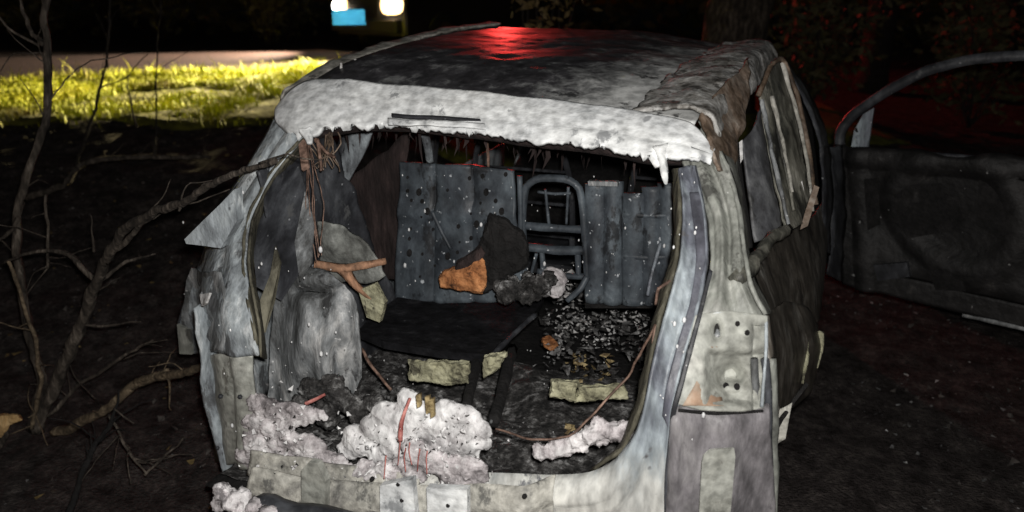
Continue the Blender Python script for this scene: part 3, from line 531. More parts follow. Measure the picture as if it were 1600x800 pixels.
# --- parts of the shell hidden from the photographer: front end, left side, floor
def mir(v, s=1): return Vector((v[0]*s, v[1], v[2]))
loft('hood', [[(-.72, 3.05, 1.02), (0, 3.0, 1.06), (.72, 3.05, 1.02)], [(-.72, 3.6, .96), (0, 3.6, 1.0), (.72, 3.6, .96)], [(-.62, 4.05, .82), (0, 4.12, .86), (.62, 4.05, .82)]], M['dark_steel'], car, nu=30, sub=6, amp=.012)
loft('front_panel', [[(-.64, 4.06, .82), (0, 4.14, .86), (.64, 4.06, .82)], [(-.66, 4.12, .6), (0, 4.2, .6), (.66, 4.12, .6)], [(-.62, 4.08, .3), (0, 4.16, .28), (.62, 4.08, .3)]], M['dark_steel'], car, nu=24, sub=5, amp=.01)
for s in (-1, 1):
    loft('fender', [[mir(v, s) for v in ((.73, 3.0, 1.02), (.73, 3.5, .97), (.64, 4.05, .82))], [mir(v, s) for v in ((.82, 2.95, .7), (.86, 3.5, .8), (.70, 4.08, .6))], [mir(v, s) for v in ((.82, 2.9, .28), (.85, 3.15, .34), (.84, 3.2, .36))]], M['brown_door' if s > 0 else 'ash_steel'], car, nu=20, sub=5, amp=.008)
    tube('windscreen_pillar', [fr_[0 if s < 0 else -1], (s*.70, 2.7, 1.32), (s*.73, 3.08, 1.03)], .035, .04, M['dark_steel'], car)
    for y in (.85, 3.5):
        rim = MB(); c = Vector((s*.72, y, .22))
        for x_, r_ in ((-.09, .215), (.09, .215)):
            rim.tube([c+Vector((x_, r_*math.cos(a), r_*math.sin(a))) for a in [k*math.pi/12 for k in range(25)]], .014)
        n = 24
        vs = [c+Vector((x_, .20*math.cos(2*math.pi*k/n), .20*math.sin(2*math.pi*k/n))) for x_ in (-.09, .09) for k in range(n)]
        rim.add(vs, [(k, (k+1) % n, n+(k+1) % n, n+k) for k in range(n)])
        for k in range(5):
            a = 2*math.pi*k/5
            rim.tube([c+Vector((s*.07, .03*math.cos(a), .03*math.sin(a))), c+Vector((s*.08, .2*math.cos(a), .2*math.sin(a)))], [.03, .022])
        rim.build('wheel', M['dark_steel'], car, smooth=True)
LS = lambda Y, X, zs: [Vector((X+.10*max(0, (z-.95)/.6)+(0 if z > .5 else .04), Y, z)) for z in zs]
loft('rear_door', [LS(1.15, -.84, (.3, .6, .98)), LS(1.6, -.87, (.3, .6, .98)), LS(2.0, -.87, (.3, .6, .98))], M['ash_steel'], car, nu=14, sub=5, amp=.008, label='ash grey rear door on the far left side')
loft('front_door', [LS(2.03, -.87, (.3, .6, .98)), LS(2.5, -.87, (.3, .6, 1.0)), LS(2.95, -.84, (.3, .6, 1.02))], M['ash_steel'], car, nu=14, sub=5, amp=.008, label='ash grey front door on the far left side')
loft('side_panel', [LS(.32, -.80, (.42, .7, 1.0)), LS(.7, -.86, (.55, .75, 1.0)), LS(1.13, -.85, (.32, .6, .98))], M['ash_steel'], car, nu=14, sub=5, amp=.008)
for Y, X0 in ((1.18, -.84), (2.0, -.86)):
    k = min(4, int((Y-.6)/.4)); tube('side_pillar', [(X0, Y, .98), (-.80, Y, 1.3), rl_[2 if Y < 1.5 else 4]], .035, .03, M['dark_steel'], car)
loft('rear_side_window_frame', [[(-.83, .40, 1.0), (-.84, .8, 1.0), (-.84, 1.18, .98)], [(-.80, .5, 1.08), (-.81, .8, 1.08), (-.82, 1.15, 1.06)]], M['ash_steel'], car, nu=14, sub=2)
vs = []
for j in range(26):
    for i in range(20):
        x = -.78+1.56*i/19; y = .26+2.7*j/25
        v = Vector((x, y, .46 if y < 2.9 else .46)); vs.append(v+Vector((0, 0, .02*noise.noise(v*5))))
obj('floor_pan', vs, grid_faces(20, 26), M['soot'], car, True, .01)
loft('dashboard', [[(-.70, 2.75, .6), (-.70, 2.72, .9), (-.70, 3.0, .98)], [(0, 2.7, .6), (0, 2.66, .92), (0, 3.0, 1.0)], [(.70, 2.75, .6), (.70, 2.72, .9), (.70, 3.0, .98)]], M['soot'], car, nu=10, sub=6, amp=.02)
for x in (-.36, .36):
    mb = MB()
    loop = [Vector((x-.22, 2.0, .7)), Vector((x-.23, 1.92, 1.05)), Vector((x-.15, 1.86, 1.30)), Vector((x+.15, 1.86, 1.30)), Vector((x+.23, 1.92, 1.05)), Vector((x+.22, 2.0, .7))]
    mb.tube(resample(loop, 24), .014)
    for z in (.8, .95, 1.1): mb.tube([Vector((x-.22, 1.95, z)), Vector((x+.22, 1.95, z))], .007)
    mb.box((x, 2.25, .62), (.46, .5, .05)); mb.build('front_seat_frame', M['dark_steel'], car, smooth=False)

# --- cargo bay walls and ceiling
def WL(x, y): return PX(x, y, -.60)
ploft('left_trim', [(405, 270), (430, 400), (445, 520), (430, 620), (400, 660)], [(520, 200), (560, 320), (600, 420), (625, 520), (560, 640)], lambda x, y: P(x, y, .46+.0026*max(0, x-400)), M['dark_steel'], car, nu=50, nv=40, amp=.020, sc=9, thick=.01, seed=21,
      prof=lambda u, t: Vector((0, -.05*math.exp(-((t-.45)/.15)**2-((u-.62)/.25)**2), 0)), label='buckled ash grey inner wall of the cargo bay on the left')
plate('trim_dark_panel', [(405, 285), (470, 262), (492, 330), (486, 400), (440, 470), (405, 450), (396, 360)], lambda x, y: PR(x, y, .10), M['dark_steel'], car, .01)  # dark steel panel between the left jamb and the wires
plate('trim_sliver', [(432, 385), (440, 410), (430, 470), (415, 520), (408, 470), (424, 430)], lambda x, y: PR(x, y, .03), M['jamb'], car, .006, label='brown sliver of trim along the left jamb')
plate('trim_flap', [(478, 300), (492, 345), (488, 410), (470, 440), (462, 380)], lambda x, y: PR(x, y, .07), M['lump'], car, .006)
def tower(x, y):
    Y = .50-.10*math.exp(-((x-495)/52)**2-((y-540)/90)**2)-.012*math.cos((x-430)/8.5+(y-430)/60)*sm(440, 480, y)-.030*math.exp(-((y-436)/10)**2)*sm(455, 470, x)*sm(545, 525, x)+.030*math.exp(-((y-456)/9)**2)*sm(455, 470, x)*sm(530, 515, x)+.035*math.exp(-((x-522)/9)**2-((y-560)/34)**2)-.02*math.exp(-((x-545)/8)**2-((y-500)/40)**2)
    return P(x, y, Y)
ploft('strut_tower', [(432, 440), (462, 424), (500, 422), (540, 446), (562, 490)], [(416, 640), (450, 646), (500, 650), (545, 630), (566, 590)], tower, M['lump'], car, nu=90, nv=80, amp=.005, sc=14, thick=.008, seed=31, label='whitish ribbed strut tower lining at the left of the cargo bay')
ploft('burnt_cloth', [(500, 352), (530, 350), (565, 372), (598, 405)], [(496, 420), (530, 440), (570, 440), (605, 425)], lambda x, y: P(x, y, .62), M['fabric'], car, nu=24, nv=16, amp=.018, sc=12, thick=.008, seed=4)
tube('bracket', [P(492, 412, .52), P(540, 418, .56), P(603, 408, .62)], .012, .010, M['tan_strip'], car, wob=.6, kink=.006)
tube('bracket', [P(535, 418, .56), P(560, 450, .58), P(590, 470, .6)], .016, .008, M['tan_strip'], car, wob=.6, kink=.006)
plate('yellowed_pad', [(565, 450), (590, 440), (606, 470), (598, 500), (578, 492)], lambda x, y: P(x, y, .60), M['insul'], car, .02)
ploft('quarter_window_beam', [(548, 200), (536, 235), (520, 275), (526, 294)], [(584, 200), (568, 240), (548, 275), (534, 300)], lambda x, y: P(x, y, .98), M['ash_steel'], car, nu=16, nv=6, amp=.006, thick=.02)
ploft('side_lining', [(540, 285), (535, 360), (560, 430)], [(640, 205), (625, 330), (622, 440)], lambda x, y: P(x, y, 1.12), M['soot_red'], car, nu=20, nv=12, amp=.015, thick=.01)
tube('hinge_arm', [P(660, 196, 1.0), P(668, 225, 1.05), P(672, 252, 1.1)], .016, .014, M['ash_steel'], car)
tube('strut_rod', [P(758, 205, .95), P(762, 232, .98), P(764, 262, 1.0)], .006, .005, M['copper'], car, kink=.004)
# ceiling bows and hanging shreds of headliner
for Y in (.95, 1.35, 1.8):
    t = (Y-.69)/1.5; a = rl_[0].lerp(rl_[-1], t)-Vector((-.05, 0, .06)); c = rr_[0].lerp(rr_[-1], t)-Vector((.05, 0, .06))
    tube('roof_bow', [a, a.lerp(c, .5)+Vector((0, 0, .015)), c], .018, .018, M['soot_red'], car, n=14, wob=.4)
mb = MB(); rn = random.Random(4)
for k in range(150):
    Y = rn.uniform(.78, 1.5); x = rn.uniform(500, 1035); yb = 190+(x-500)*.075
    a = P(x, yb-4, Y); ln = rn.uniform(.01, .15)*rn.random()**.7; s = Vector((rn.uniform(.0015, .006), rn.uniform(-.004, .004), 0))
    mb.add([a-s, a+s, a+s*.8+Vector((rn.uniform(-.01, .01), 0, -ln*.6)), a-s*.6+Vector((0, .004, -ln*.6)), a+Vector((rn.uniform(-.015, .015), 0, -ln))], [(0, 1, 2, 3), (3, 2, 4)])
mb.build('headliner_shreds', M['soot_red'], car, kind='stuff')
# wiring hanging from the left top corner
plate('wire_clip', [(468, 222), (480, 214), (484, 262), (474, 268)], lambda x, y: PR(x, y, .02), M['copper'], car, .01)
for k in range(5):
    o = -11+5.5*k
    tube('wire', [PR(480+o*.4, 214+random.uniform(0, 14), .03), PR(486+o*.7, 270, .05), PR(490+o+random.uniform(-4, 4), 330, .06), PR(499+o*.4, 405+random.uniform(-8, 10), .08)], .0017, .0013, M['copper'], car, n=18, kink=.009, seed=k)
for k in range(12):
    x0 = random.uniform(480, 535); tube('wire', [PR(x0, 206, .08), PR(x0+random.uniform(-12, 18), 232, .12), PR(500+random.uniform(-14, 26), 262, .14)], .0026, .0018, M['rust'], car, n=18, kink=.022, seed=40+k)
for pts in (((492, 214), (505, 232), (523, 245)), ((496, 216), (499, 240), (501, 266))):
    tube('wire', [PR(x, y, .07) for x, y in pts], .007, .004, M['copper'], car, kink=.006)

# --- rear seat backs
def SB(x, y, o=0): return P(x, y, 1.0+o)
sp = [(627, 262), (640, 252), (720, 258), (795, 262), (808, 272), (812, 350), (815, 452), (622, 452), (618, 370)]
ploft('seat_back', [(630, 252), (700, 256), (760, 259), (806, 266)], [(620, 470), (700, 470), (760, 470), (816, 466)], SB, M['seat_steel'], car, nu=44, nv=40, amp=.006, sc=7, thick=.02, seed=2,
      prof=lambda u, t: Vector((0, .012*math.exp(-((u-.30)/.03)**2)+.010*math.exp(-((u-.62)/.04)**2)-.012*math.exp(-((t-.35)/.05)**2), 0)), label='wide blue grey steel seat back panel')
for x, y in ((700, 400), (668, 330), (745, 350), (640, 395), (760, 300), (655, 300), (784, 330)):
    plate('seat_back_hole', [(x+4*math.cos(a), y+6*math.sin(a)) for a in [2*math.pi*k/10 for k in range(10)]], lambda x, y: SB(x, y, -.028), M['soot'], car, .004)
mb = MB(); rn = random.Random(15)
for gx in range(9):
    for gy in range(9):
        if rn.random() < .6: continue
        x = 640+gx*19+rn.uniform(-3, 3); y = 275+gy*20+rn.uniform(-4, 4); r_ = rn.uniform(1.6, 3.2)
        mb.add([SB(x+r_*math.cos(2*math.pi*k/8), y+r_*1.3*math.sin(2*math.pi*k/8), -.026) for k in range(8)], [tuple(range(8))])
mb.build('seat_back_perforations', M['soot'], car, thick=.003, kind='stuff')
tube('seat_back_rib', [SB(675, 330, -.03), SB(690, 362, -.03), SB(705, 390, -.03)], .008, .006, M['seat_steel'], car)
tube('seat_back_edge', [SB(812, 275, -.01), SB(814, 360, -.01), SB(812, 440, -.01)], .010, .010, M['seat_steel'], car, wob=.3)
cf = [SB(819, 440), SB(817, 330), SB(822, 292), SB(842, 279), SB(885, 280), SB(905, 294), SB(912, 340), SB(918, 440)]
tube('centre_frame', cf, .013, .013, M['seat_steel'], car, n=44, wob=.15, label='open tubular frame of the centre seat')
for x0, y0, x1, y1, r_ in ((818, 352, 922, 358, .014), (820, 386, 922, 392, .016), (852, 296, 858, 352, .005), (888, 292, 885, 350, .005), (846, 385, 850, 436, .010), (902, 392, 904, 430, .010), (840, 425, 918, 432, .012), (826, 440, 838, 396, .006), (840, 300, 892, 302, .005)):
    tube('frame_rung', [SB(x0, y0, .006), SB((x0+x1)/2, (y0+y1)/2+2, .008), SB(x1, y1, .006)], r_, r_, M['seat_steel'], car, wob=.3)
tube('frame_rung', [SB(918, 432, -.01), SB(906, 452, -.03), SB(886, 470, -.04)], .012, .010, M['seat_steel'], car)
for x0, x1, y0, y1 in ((918, 944, 286, 470), (947, 970, 282, 472), (976, 1006, 300, 474), (1008, 1030, 290, 474), (1032, 1062, 285, 474)):
    ploft('seat_back_slat', [(x0, y0), ((x0+x1)/2, y0-1), (x1, y0)], [(x0, y1), ((x0+x1)/2, y1), (x1, y1)], lambda x, y: SB(x, y, .012), M['seat_steel'], car, nu=8, nv=24, amp=.006, sc=10, thick=.014, prof=lambda u, t: Vector((0, -.014*math.sin(math.pi*u), 0)), seed=x0)
plate('seat_back_cap', [(921, 281), (967, 282), (967, 289), (922, 288)], lambda x, y: SB(x, y, -.015), M['lump'], car, .02, label='pale capped top edge of the slatted seat back')
for y in (335, 400): tube('seat_back_rail', [SB(975, y, -.005), SB(1020, y+2, -.008), SB(1060, y, -.005)], .010, .010, M['seat_steel'], car, wob=.4)
tube('seat_belt_bar', [SB(1032, 380, -.04), SB(1018, 430, -.08), SB(1012, 462, -.1)], .006, .006, M['blue_steel'], car)
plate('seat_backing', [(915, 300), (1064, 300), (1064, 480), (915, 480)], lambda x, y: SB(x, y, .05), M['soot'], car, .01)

# --- cargo floor, cover board and supports
def fl(x, y): return .52+.10*sm(.3, .95, y)+.03*noise.noise(Vector((x*6, y*6, 0)))+.018*noise.noise(Vector((x*18, y*18, 4)))
vs = [Vector((-.70+1.33*i/69, .24+.80*j/49, fl(-.70+1.33*i/69, .24+.80*j/49))) for j in range(50) for i in range(70)]
obj('cargo_floor', vs, grid_faces(70, 50), M['debris'], car, True)
lid = [(640, 462), (720, 462), (850, 472), (838, 496), (800, 530), (758, 566), (690, 560), (600, 545), (560, 528), (585, 500)]
plate('cover_board', lid, lambda x, y: PZ(x, y, .80), M['lid'], car, .025, label='black charred cover board over the spare wheel well')
tube('board_edge', [PZ(838, 490, .815), PZ(800, 525, .815), PZ(760, 563, .815)], .010, .008, M['dark_steel'], car, wob=.4)
tube('board_edge', [PZ(672, 459, .805), PZ(730, 462, .805), PZ(782, 465, .805)], .010, .010, M['lump'], car, wob=.4)
for a, c in (((745, 560), (728, 640)), ((800, 545), (772, 660))):
    tube('board_support', [PZ(*a, .79), P(*c, .33)], .018, .016, M['soot'], car, wob=.3)
    tube('support_edge', [PZ(a[0]-6, a[1]+20, .77), P(c[0]-5, c[1], .32)], .004, .004, M['lump'], car)
for poly, Y in (([(640, 568), (690, 566), (733, 570), (730, 598), (690, 600), (642, 592)], .46), ([(757, 560), (790, 552), (782, 574), (756, 590)], .48), ([(862, 596), (902, 598), (900, 626), (860, 620)], .44), ([(905, 606), (975, 604), (978, 622), (930, 624), (900, 628)], .45)):
    slab('insulation_strip', poly, lambda x, y, o=0: P(x, y, Y+o), .03, M['insul'], car, .006)
tube('wire', [PR(1026, 508, .0), P(985, 580, .36), P(960, 612, .34), P(925, 650, .32), P(890, 680, .3), P(830, 688, .28), P(775, 672, .3)], .0032, .0028, M['copper'], car, n=40, kink=.006)
tube('wire', [PR(1026, 508, .0), P(1021, 540, .3), P(1016, 565, .32)], .004, .003, M['copper'], car, kink=.004)
tube('wire', [PR(1048, 436, .0), P(1030, 450, .36), P(1026, 475, .36)], .004, .003, M['copper'], car, kink=.006)
tube('wire', [P(565, 545, .5), P(580, 575, .46), P(610, 610, .42)], .005, .004, M['copper'], car, kink=.006)

# small white beads over shell and seats, standing in for sparkles off metal droplets
mb = MB(); rn = random.Random(5); bd_ = [PR(x, y, -.02) for x, y in ((1050, 503), (1069, 500), (1054, 506), (1032, 618), (1036, 622), (360, 516), (1066, 272), (1085, 285), (1068, 550))]
bd_ += [PR(rn.uniform(285, 390), rn.uniform(250, 700), -.01) for k in range(10)] + [PR(rn.uniform(1040, 1100), rn.uniform(300, 700), -.018) for k in range(14)]
bd_ += [SB(rn.uniform(625, 1055), rn.uniform(265, 455), -.03) for k in range(60)] + [P(rn.uniform(400, 560), rn.uniform(380, 620), .33) for k in range(22)] + [PZ(rn.uniform(600, 1020), rn.uniform(470, 700), .70) for k in range(46)]
for c in bd_:
    r_ = .0014+.005*rn.random()**5; n = 6
    mb.add([c+Vector((r_*math.sin(b_)*math.cos(2*math.pi*k/n), r_*math.sin(b_)*math.sin(2*math.pi*k/n), 1.6*r_*math.cos(b_))) for b_ in (.3, 1.1, 2.0, 2.8) for k in range(n)], [(q*n+k, q*n+(k+1) % n, (q+1)*n+(k+1) % n, (q+1)*n+k) for q in range(3) for k in range(n)]+[tuple(range(n))[::-1], tuple(3*n+k for k in range(n))])
mb.build('sparkle_beads', M['sparkle_white'], car, smooth=True, kind='stuff')

# --- open front door on the right
hp = Vector((.98, 2.75, 0)); dd = Vector((math.sin(math.radians(66)), -math.cos(math.radians(66)), 0)); dn = dd.cross(Vector((0, 0, 1)))
def DN(x, y, o=0): return PN(x, y, hp+dn*o, dn)
if dn.dot(CAM-hp) < 0: dn = -dn
dpanel = ploft('front_door', [(1308, 232), (1360, 236), (1440, 240), (1520, 246), (1600, 252), (1690, 260)], [(1322, 440), (1370, 455), (1440, 472), (1510, 490), (1600, 512), (1690, 532)], lambda x, y: DN(x, y), M['door_char'], car, nu=70, nv=50, amp=.004, sc=5, thick=.05, seed=5,
      prof=lambda u, t: dn*(-.05*math.exp(-((u-.35)/.25)**2-((t-.5)/.25)**2)+.02*math.exp(-((t-.04)/.04)**2)+.025*math.exp(-(((u-.5)**2+(t-.35)**2*.5)**.5-.26)**2/.002)-.03*sm(.78, .84, t)*sm(.1, .2, u)+.02*math.exp(-((u-.10)/.02)**2)), label='burnt front door standing wide open on the right')
tube('window_frame', [DN(1312, 236), DN(1314, 205), DN(1335, 178), DN(1390, 140), DN(1450, 110), DN(1520, 93), DN(1600, 87), DN(1690, 90)], .026, .022, M['dark_steel'], car, n=50, ns=8, wob=.15)
plate('mirror_sail', [(1330, 236), (1336, 204), (1350, 178), (1367, 168), (1362, 200), (1357, 238)], lambda x, y: DN(x, y, .01), M['blue_steel'], car, .012, label='grey triangular mirror corner of the open door')
tube('bolt_hole', [DN(1340, 203, .012), DN(1340, 203, .022)], .012, .012, M['soot'], car, n=3, ns=8)
tube('door_rail', [DN(1330, 238, .01), DN(1430, 240, .012), DN(1530, 247, .012), DN(1690, 262, .01)], .013, .012, M['dark_steel'], car, wob=.4)
for poly in (((1400, 290), (1470, 286), (1500, 310), (1490, 360), (1420, 372), (1392, 340)), ((1530, 280), (1590, 284), (1600, 340), (1560, 372), (1525, 350)), ((1350, 280), (1372, 278), (1376, 350), (1356, 360)), ((1450, 420), (1500, 425), (1510, 455), (1462, 452))):
    plate('door_cutout', poly, lambda x, y: DN(x, y, .052), M['soot'], car, .004)
tube('door_bottom_edge', [DN(1505, 491, .012), DN(1560, 503, .012), DN(1600, 513, .012), DN(1690, 533, .012)], .012, .014, M['lump'], car, wob=.4, label='grey bottom edge of the open door')
plate('handle_box', [(1368, 412), (1420, 408), (1425, 430), (1375, 436)], lambda x, y: DN(x, y, .03), M['dark_steel'], car, .03)
tube('door_hinge', [DN(1312, 300), Vector((.84, 2.6, .98))], .02, .02, M['dark_steel'], car)
loft('hinge_pillar', [at_y([(1296, 230, 2.5), (1300, 330, 2.45), (1296, 430, 2.4)]), at_y([(1318, 225, 2.7), (1322, 330, 2.65), (1316, 440, 2.6)])], M['dark_steel'], car, nu=24, sub=4, amp=.01, sc=14)

# ================================================================== things lying in the cargo bay
ch = thing('charred_chunk', 'charred black foam chunk with a raw orange brown end on the cover board', 'foam chunk', P(750, 450, .82))
def CK(x, y, o=0): return P(x, y, .84+o)
body = [(766, 338), (790, 345), (820, 370), (824, 395), (822, 412), (800, 428), (775, 448), (752, 456), (742, 430), (725, 410), (748, 394), (757, 366)]
slab('charred_body', body, CK, .09, M['soot'], ch, .006)
slab('orange_end', [(686, 436), (694, 425), (715, 420), (738, 410), (748, 396), (757, 408), (760, 424), (760, 446), (752, 457), (715, 453), (690, 448)], lambda x, y, o=0: CK(x, y, o-.03), .06, M['orange'], ch, .004, label='raw orange brown end')
slab('dark_crust', [(715, 412), (738, 396), (752, 386), (760, 396), (748, 408), (730, 420), (712, 422)], lambda x, y, o=0: CK(x, y, o-.045), .03, M['soot_red'], ch, .004)
slab('scorched_chip', [(846, 532), (858, 527), (872, 540), (862, 548), (850, 543)], lambda x, y, o=0: PZ(x, y, .70+o*.4), .02, M['orange'], None, .003)
tag(bpy.data.objects['scorched_chip'], 'small scorched brown chip among the black debris right of the cover board', 'chip')
bl = []
rn = random.Random(8)
for k in range(34):
    a = rn.uniform(0, 6.28); r_ = rn.random()**.5
    bl.append((P(820+42*r_*math.cos(a), 452+18*r_*math.sin(a)-6, .80)+Vector((0, rn.uniform(-.03, .03), 0)), rn.uniform(.010, .026)))
o = blob('debris_heap', bl, M['debris'], vox=.006, amp=.014, sc=40)
tag(o, 'jagged heap of burnt scraps on the cover board below the centre seat frame', 'debris heap')
bl = [(P(862+rn.uniform(-16, 12), 440+rn.uniform(-16, 18), .88), rn.uniform(.012, .024)) for k in range(14)]
tag(blob('ash_clump', bl, M['foam_grey'], vox=.006, amp=.01), 'grey white ash clump leaning on the centre seat frame', 'ash')
def cargo_scatter(name, n, poly, z, size, m, seed, label):
    def f(rn):
        x = rn.uniform(poly[0], poly[1]); y = rn.uniform(poly[2], poly[3])
        if noise.noise(Vector((x*.025, y*.04, seed))) < -.1: return None
        q = PZ(x, y, z); return Vector((q.x, q.y, z+rn.uniform(-.02, .03)))
    return litter(name, n, f, size, m, seed, label, .6)
cargo_scatter('ash_flakes', 620, (868, 1020, 456, 540), .70, .0065, M['ash_bits'], 21, 'white ash flakes on the burnt cargo floor at the right')
cargo_scatter('grey_scraps', 420, (850, 1030, 456, 570), .69, .010, M['grey_bits'], 41, 'grey crumbs on the cargo floor at the right')
cargo_scatter('burnt_scraps', 420, (850, 1040, 450, 600), .66, .016, M['debris'], 22, 'black burnt scraps on the cargo floor')
cargo_scatter('grey_scraps', 700, (420, 640, 560, 720), .60, .008, M['grey_bits'], 42, 'grey crumbs over the left of the cargo floor')
cargo_scatter('ash_flakes', 60, (820, 900, 420, 470), .84, .012, M['ash_bits'], 23, 'ash flakes on the debris heap')
cargo_scatter('grey_scraps', 900, (590, 1000, 580, 720), .57, .008, M['grey_bits'], 24, 'grey scraps on the cargo floor near the sill')
cargo_scatter('bronze_bits', 60, (885, 955, 556, 592), .66, .012, M['bronze'], 25, 'melted bronze coloured droplets above the right yellow strip')
cargo_scatter('bronze_bits', 16, (884, 915, 668, 690), .60, .012, M['bronze'], 26, 'small melted bronze droplets on the wire near the sill')
# white extinguisher residue
def FB(spec, Y0, sy=.75, seed=0, grow=1.0):
    rn = random.Random(seed); out = []
    for x, y, r in spec:
        out.append((P(x, y, Y0+.02), (r*.0019*grow*rn.uniform(.8, 1.1), r*.0012*sy*grow, r*.0016*grow*rn.uniform(.8, 1.1))))
    return out
sp_ = [(640, 632, 26), (612, 648, 30), (590, 670, 32), (560, 688, 30), (540, 702, 22), (640, 660, 40), (625, 690, 40), (600, 715, 30), (668, 655, 32), (690, 668, 34), (700, 645, 26), (722, 652, 28), (742, 670, 26), (750, 692, 20), (720, 690, 34), (735, 715, 22), (690, 700, 30), (655, 715, 32)]
o = blob('foam_heap', FB(sp_, .27, .7, 1), M['foam'], vox=.006, amp=.009, sc=20); tag(o, 'large mound of white extinguishing foam on the sill at the middle of the opening', 'foam')
sp_ = [(655, 705, 24), (680, 722, 26), (705, 735, 26), (730, 735, 24), (640, 735, 22), (610, 738, 20), (700, 755, 16), (740, 752, 16), (575, 742, 20), (550, 748, 14)]
o = blob('foam_crust', FB(sp_, .20, .55, 4, 1.25), M['foam_grey'], vox=.006, amp=.010, sc=40); tag(o, 'dirty pinkish grey crust below the white foam mound', 'foam')
sp_ = [(405, 632, 16), (425, 640, 20), (450, 645, 18), (475, 648, 16), (500, 648, 10), (415, 665, 22), (440, 672, 20), (398, 690, 18), (420, 700, 20), (455, 690, 20), (392, 660, 14), (440, 720, 24), (465, 745, 16), (410, 725, 22), (425, 748, 18), (445, 760, 14), (385, 712, 16), (480, 700, 24), (500, 720, 18), (530, 730, 18)]
o = blob('foam_patch', FB(sp_, .225, .6, 2, 1.35), M['foam_grey'], vox=.006, amp=.010, sc=40); tag(o, 'patchy pinkish white foam clinging in the left corner of the sill', 'foam')
sp_ = [(905, 690, 20), (930, 680, 22), (955, 676, 22), (975, 672, 16), (860, 705, 14), (940, 665, 14), (845, 702, 14), (880, 698, 18)]
o = blob('ash_ridge', FB(sp_, .30, .8, 3), M['foam_grey'], vox=.006, amp=.012, sc=40); tag(o, 'low ridge of grey ash in the right corner of the sill', 'ash')
sp_ = [(490, 608, 24), (530, 622, 26), (555, 640, 26), (520, 600, 20), (470, 635, 22), (510, 650, 26), (585, 632, 20)]
o = blob('ash_heap', FB(sp_, .34, .8, 6), M['debris'], vox=.007, amp=.012, sc=40); tag(o, 'dull grey ash heap filling the left of the cargo bay', 'ash')
def on_foam(name, n, boxes, Y, size, m, seed, label):
    def f(rn):
        b_ = rn.choice(boxes); return P(rn.gauss(b_[0], b_[2]), rn.gauss(b_[1], b_[3]), Y+rn.uniform(-.03, .03))
    return litter(name, n, f, size, m, seed, label, 1)
on_foam('foam_flakes', 260, ((600, 690, 40, 26), (700, 680, 32, 24), (430, 670, 26, 34), (640, 745, 60, 10), (470, 735, 40, 12)), .19, .0045, M['foam'], 61, 'fine white foam flakes over the sill')
on_foam('soot_crumbs', 70, ((640, 690, 50, 22), (700, 700, 34, 16), (440, 680, 30, 26)), .175, .0035, M['debris'], 62, 'fine soot crumbs on the foam')
rn = random.Random(9)
rw = thing('red_strip', 'melted red strip running down the white foam mound', 'strip', P(632, 640, .2))
tube('melted_strip', [P(641, 622, .205), P(634, 640, .185), P(628, 660, .175), P(625, 688, .175)], .004, .007, M['red_wire'], rw, wob=.5)
for k, (x, y) in enumerate(((625, 690), (634, 700), (640, 690), (655, 700), (668, 706), (604, 712))): tube('red_thread', [P(x, y, .175), P(x-2, y+14, .17), P(x+random.uniform(-5, 5), y+36, .165)], .002, .0012, M['red_wire'], rw, kink=.005, seed=k)
o = tube('red_scrap', [P(478, 630, .21), P(492, 624, .21), P(508, 616, .22)], .006, .004, M['red_wire'], wob=.5); tag(o, 'short dull red scrap on the grey ash left of the foam mound', 'scrap')
for k, (x, y0, y1) in enumerate(((656, 615, 632), (670, 618, 642), (677, 622, 648))):
    o = plate('bronze_shard', [(x-4, y0), (x+3, y0-2), (x+4, y1), (x-2, y1+3)], lambda x, y: P(x, y, .195), M['bronze'], None, .008)
    tag(o, ('leftmost and shortest', 'middle', 'rightmost and longest')[k]+' bronze shard stuck in the top of the foam mound', 'shard', 'bronze shards in the foam')
# ash and broken trim on the ground below the left rear corner
o = blob('ash_pile', [(P(x, y, .02+dy)+Vector((0, 0, 0)), r_) for x, y, dy, r_ in ((350, 768, 0, .024), (362, 780, 0, .03), (385, 792, 0, .028), (372, 785, 0, .03), (400, 790, -.02, .02), (345, 786, 0, .026), (380, 775, .01, .024), (420, 800, -.03, .02))], M['foam_grey'], vox=.006, amp=.012)
tag(o, 'flaky grey ash on the end of the fallen bumper at lower left', 'ash')

# ================================================================== dead wood at the left
def PT(x, y, d): return PD(x, y, d)
def twiggy(name, label, cat, main, r0, r1, twigs, m, group=None, trunk='trunk', part='twig', fine=7):
    p0 = PT(*main[0]); t = thing(name, label, cat, p0, group)
    tube(trunk, [PT(*q) for q in main], r0, r1, m, t, n=len(main)*6, ns=7, wob=.35, kink=.012, seed=len(main))
    for k, (pts, a, b) in enumerate(twigs):
        tube(part, [PT(*q) for q in pts], a, b, m, t, n=len(pts)*5, ns=5, wob=.3, kink=.012, seed=k*3)
    rn = random.Random(label); c = resample([PT(*q) for q in main], 30)
    for k in range(fine):
        i = rn.randint(6, 28); p = c[i]; ax = (c[i+1]-c[i-1]).normalized(); dv = (ax*rn.uniform(.2, .9)+Vector((rn.gauss(0, .6), rn.gauss(0, .6), rn.uniform(-.1, .8)))).normalized(); L = rn.uniform(.06, .26)
        tube(part, [p, p+dv*L*.5+Vector((0, 0, rn.uniform(-.02, .02))), p+dv*L+Vector((rn.gauss(0, .03), rn.gauss(0, .03), rn.uniform(-.04, .02)))], .0035, .0015, m, t, n=9, ns=4, kink=.010, seed=60+k)
    return t
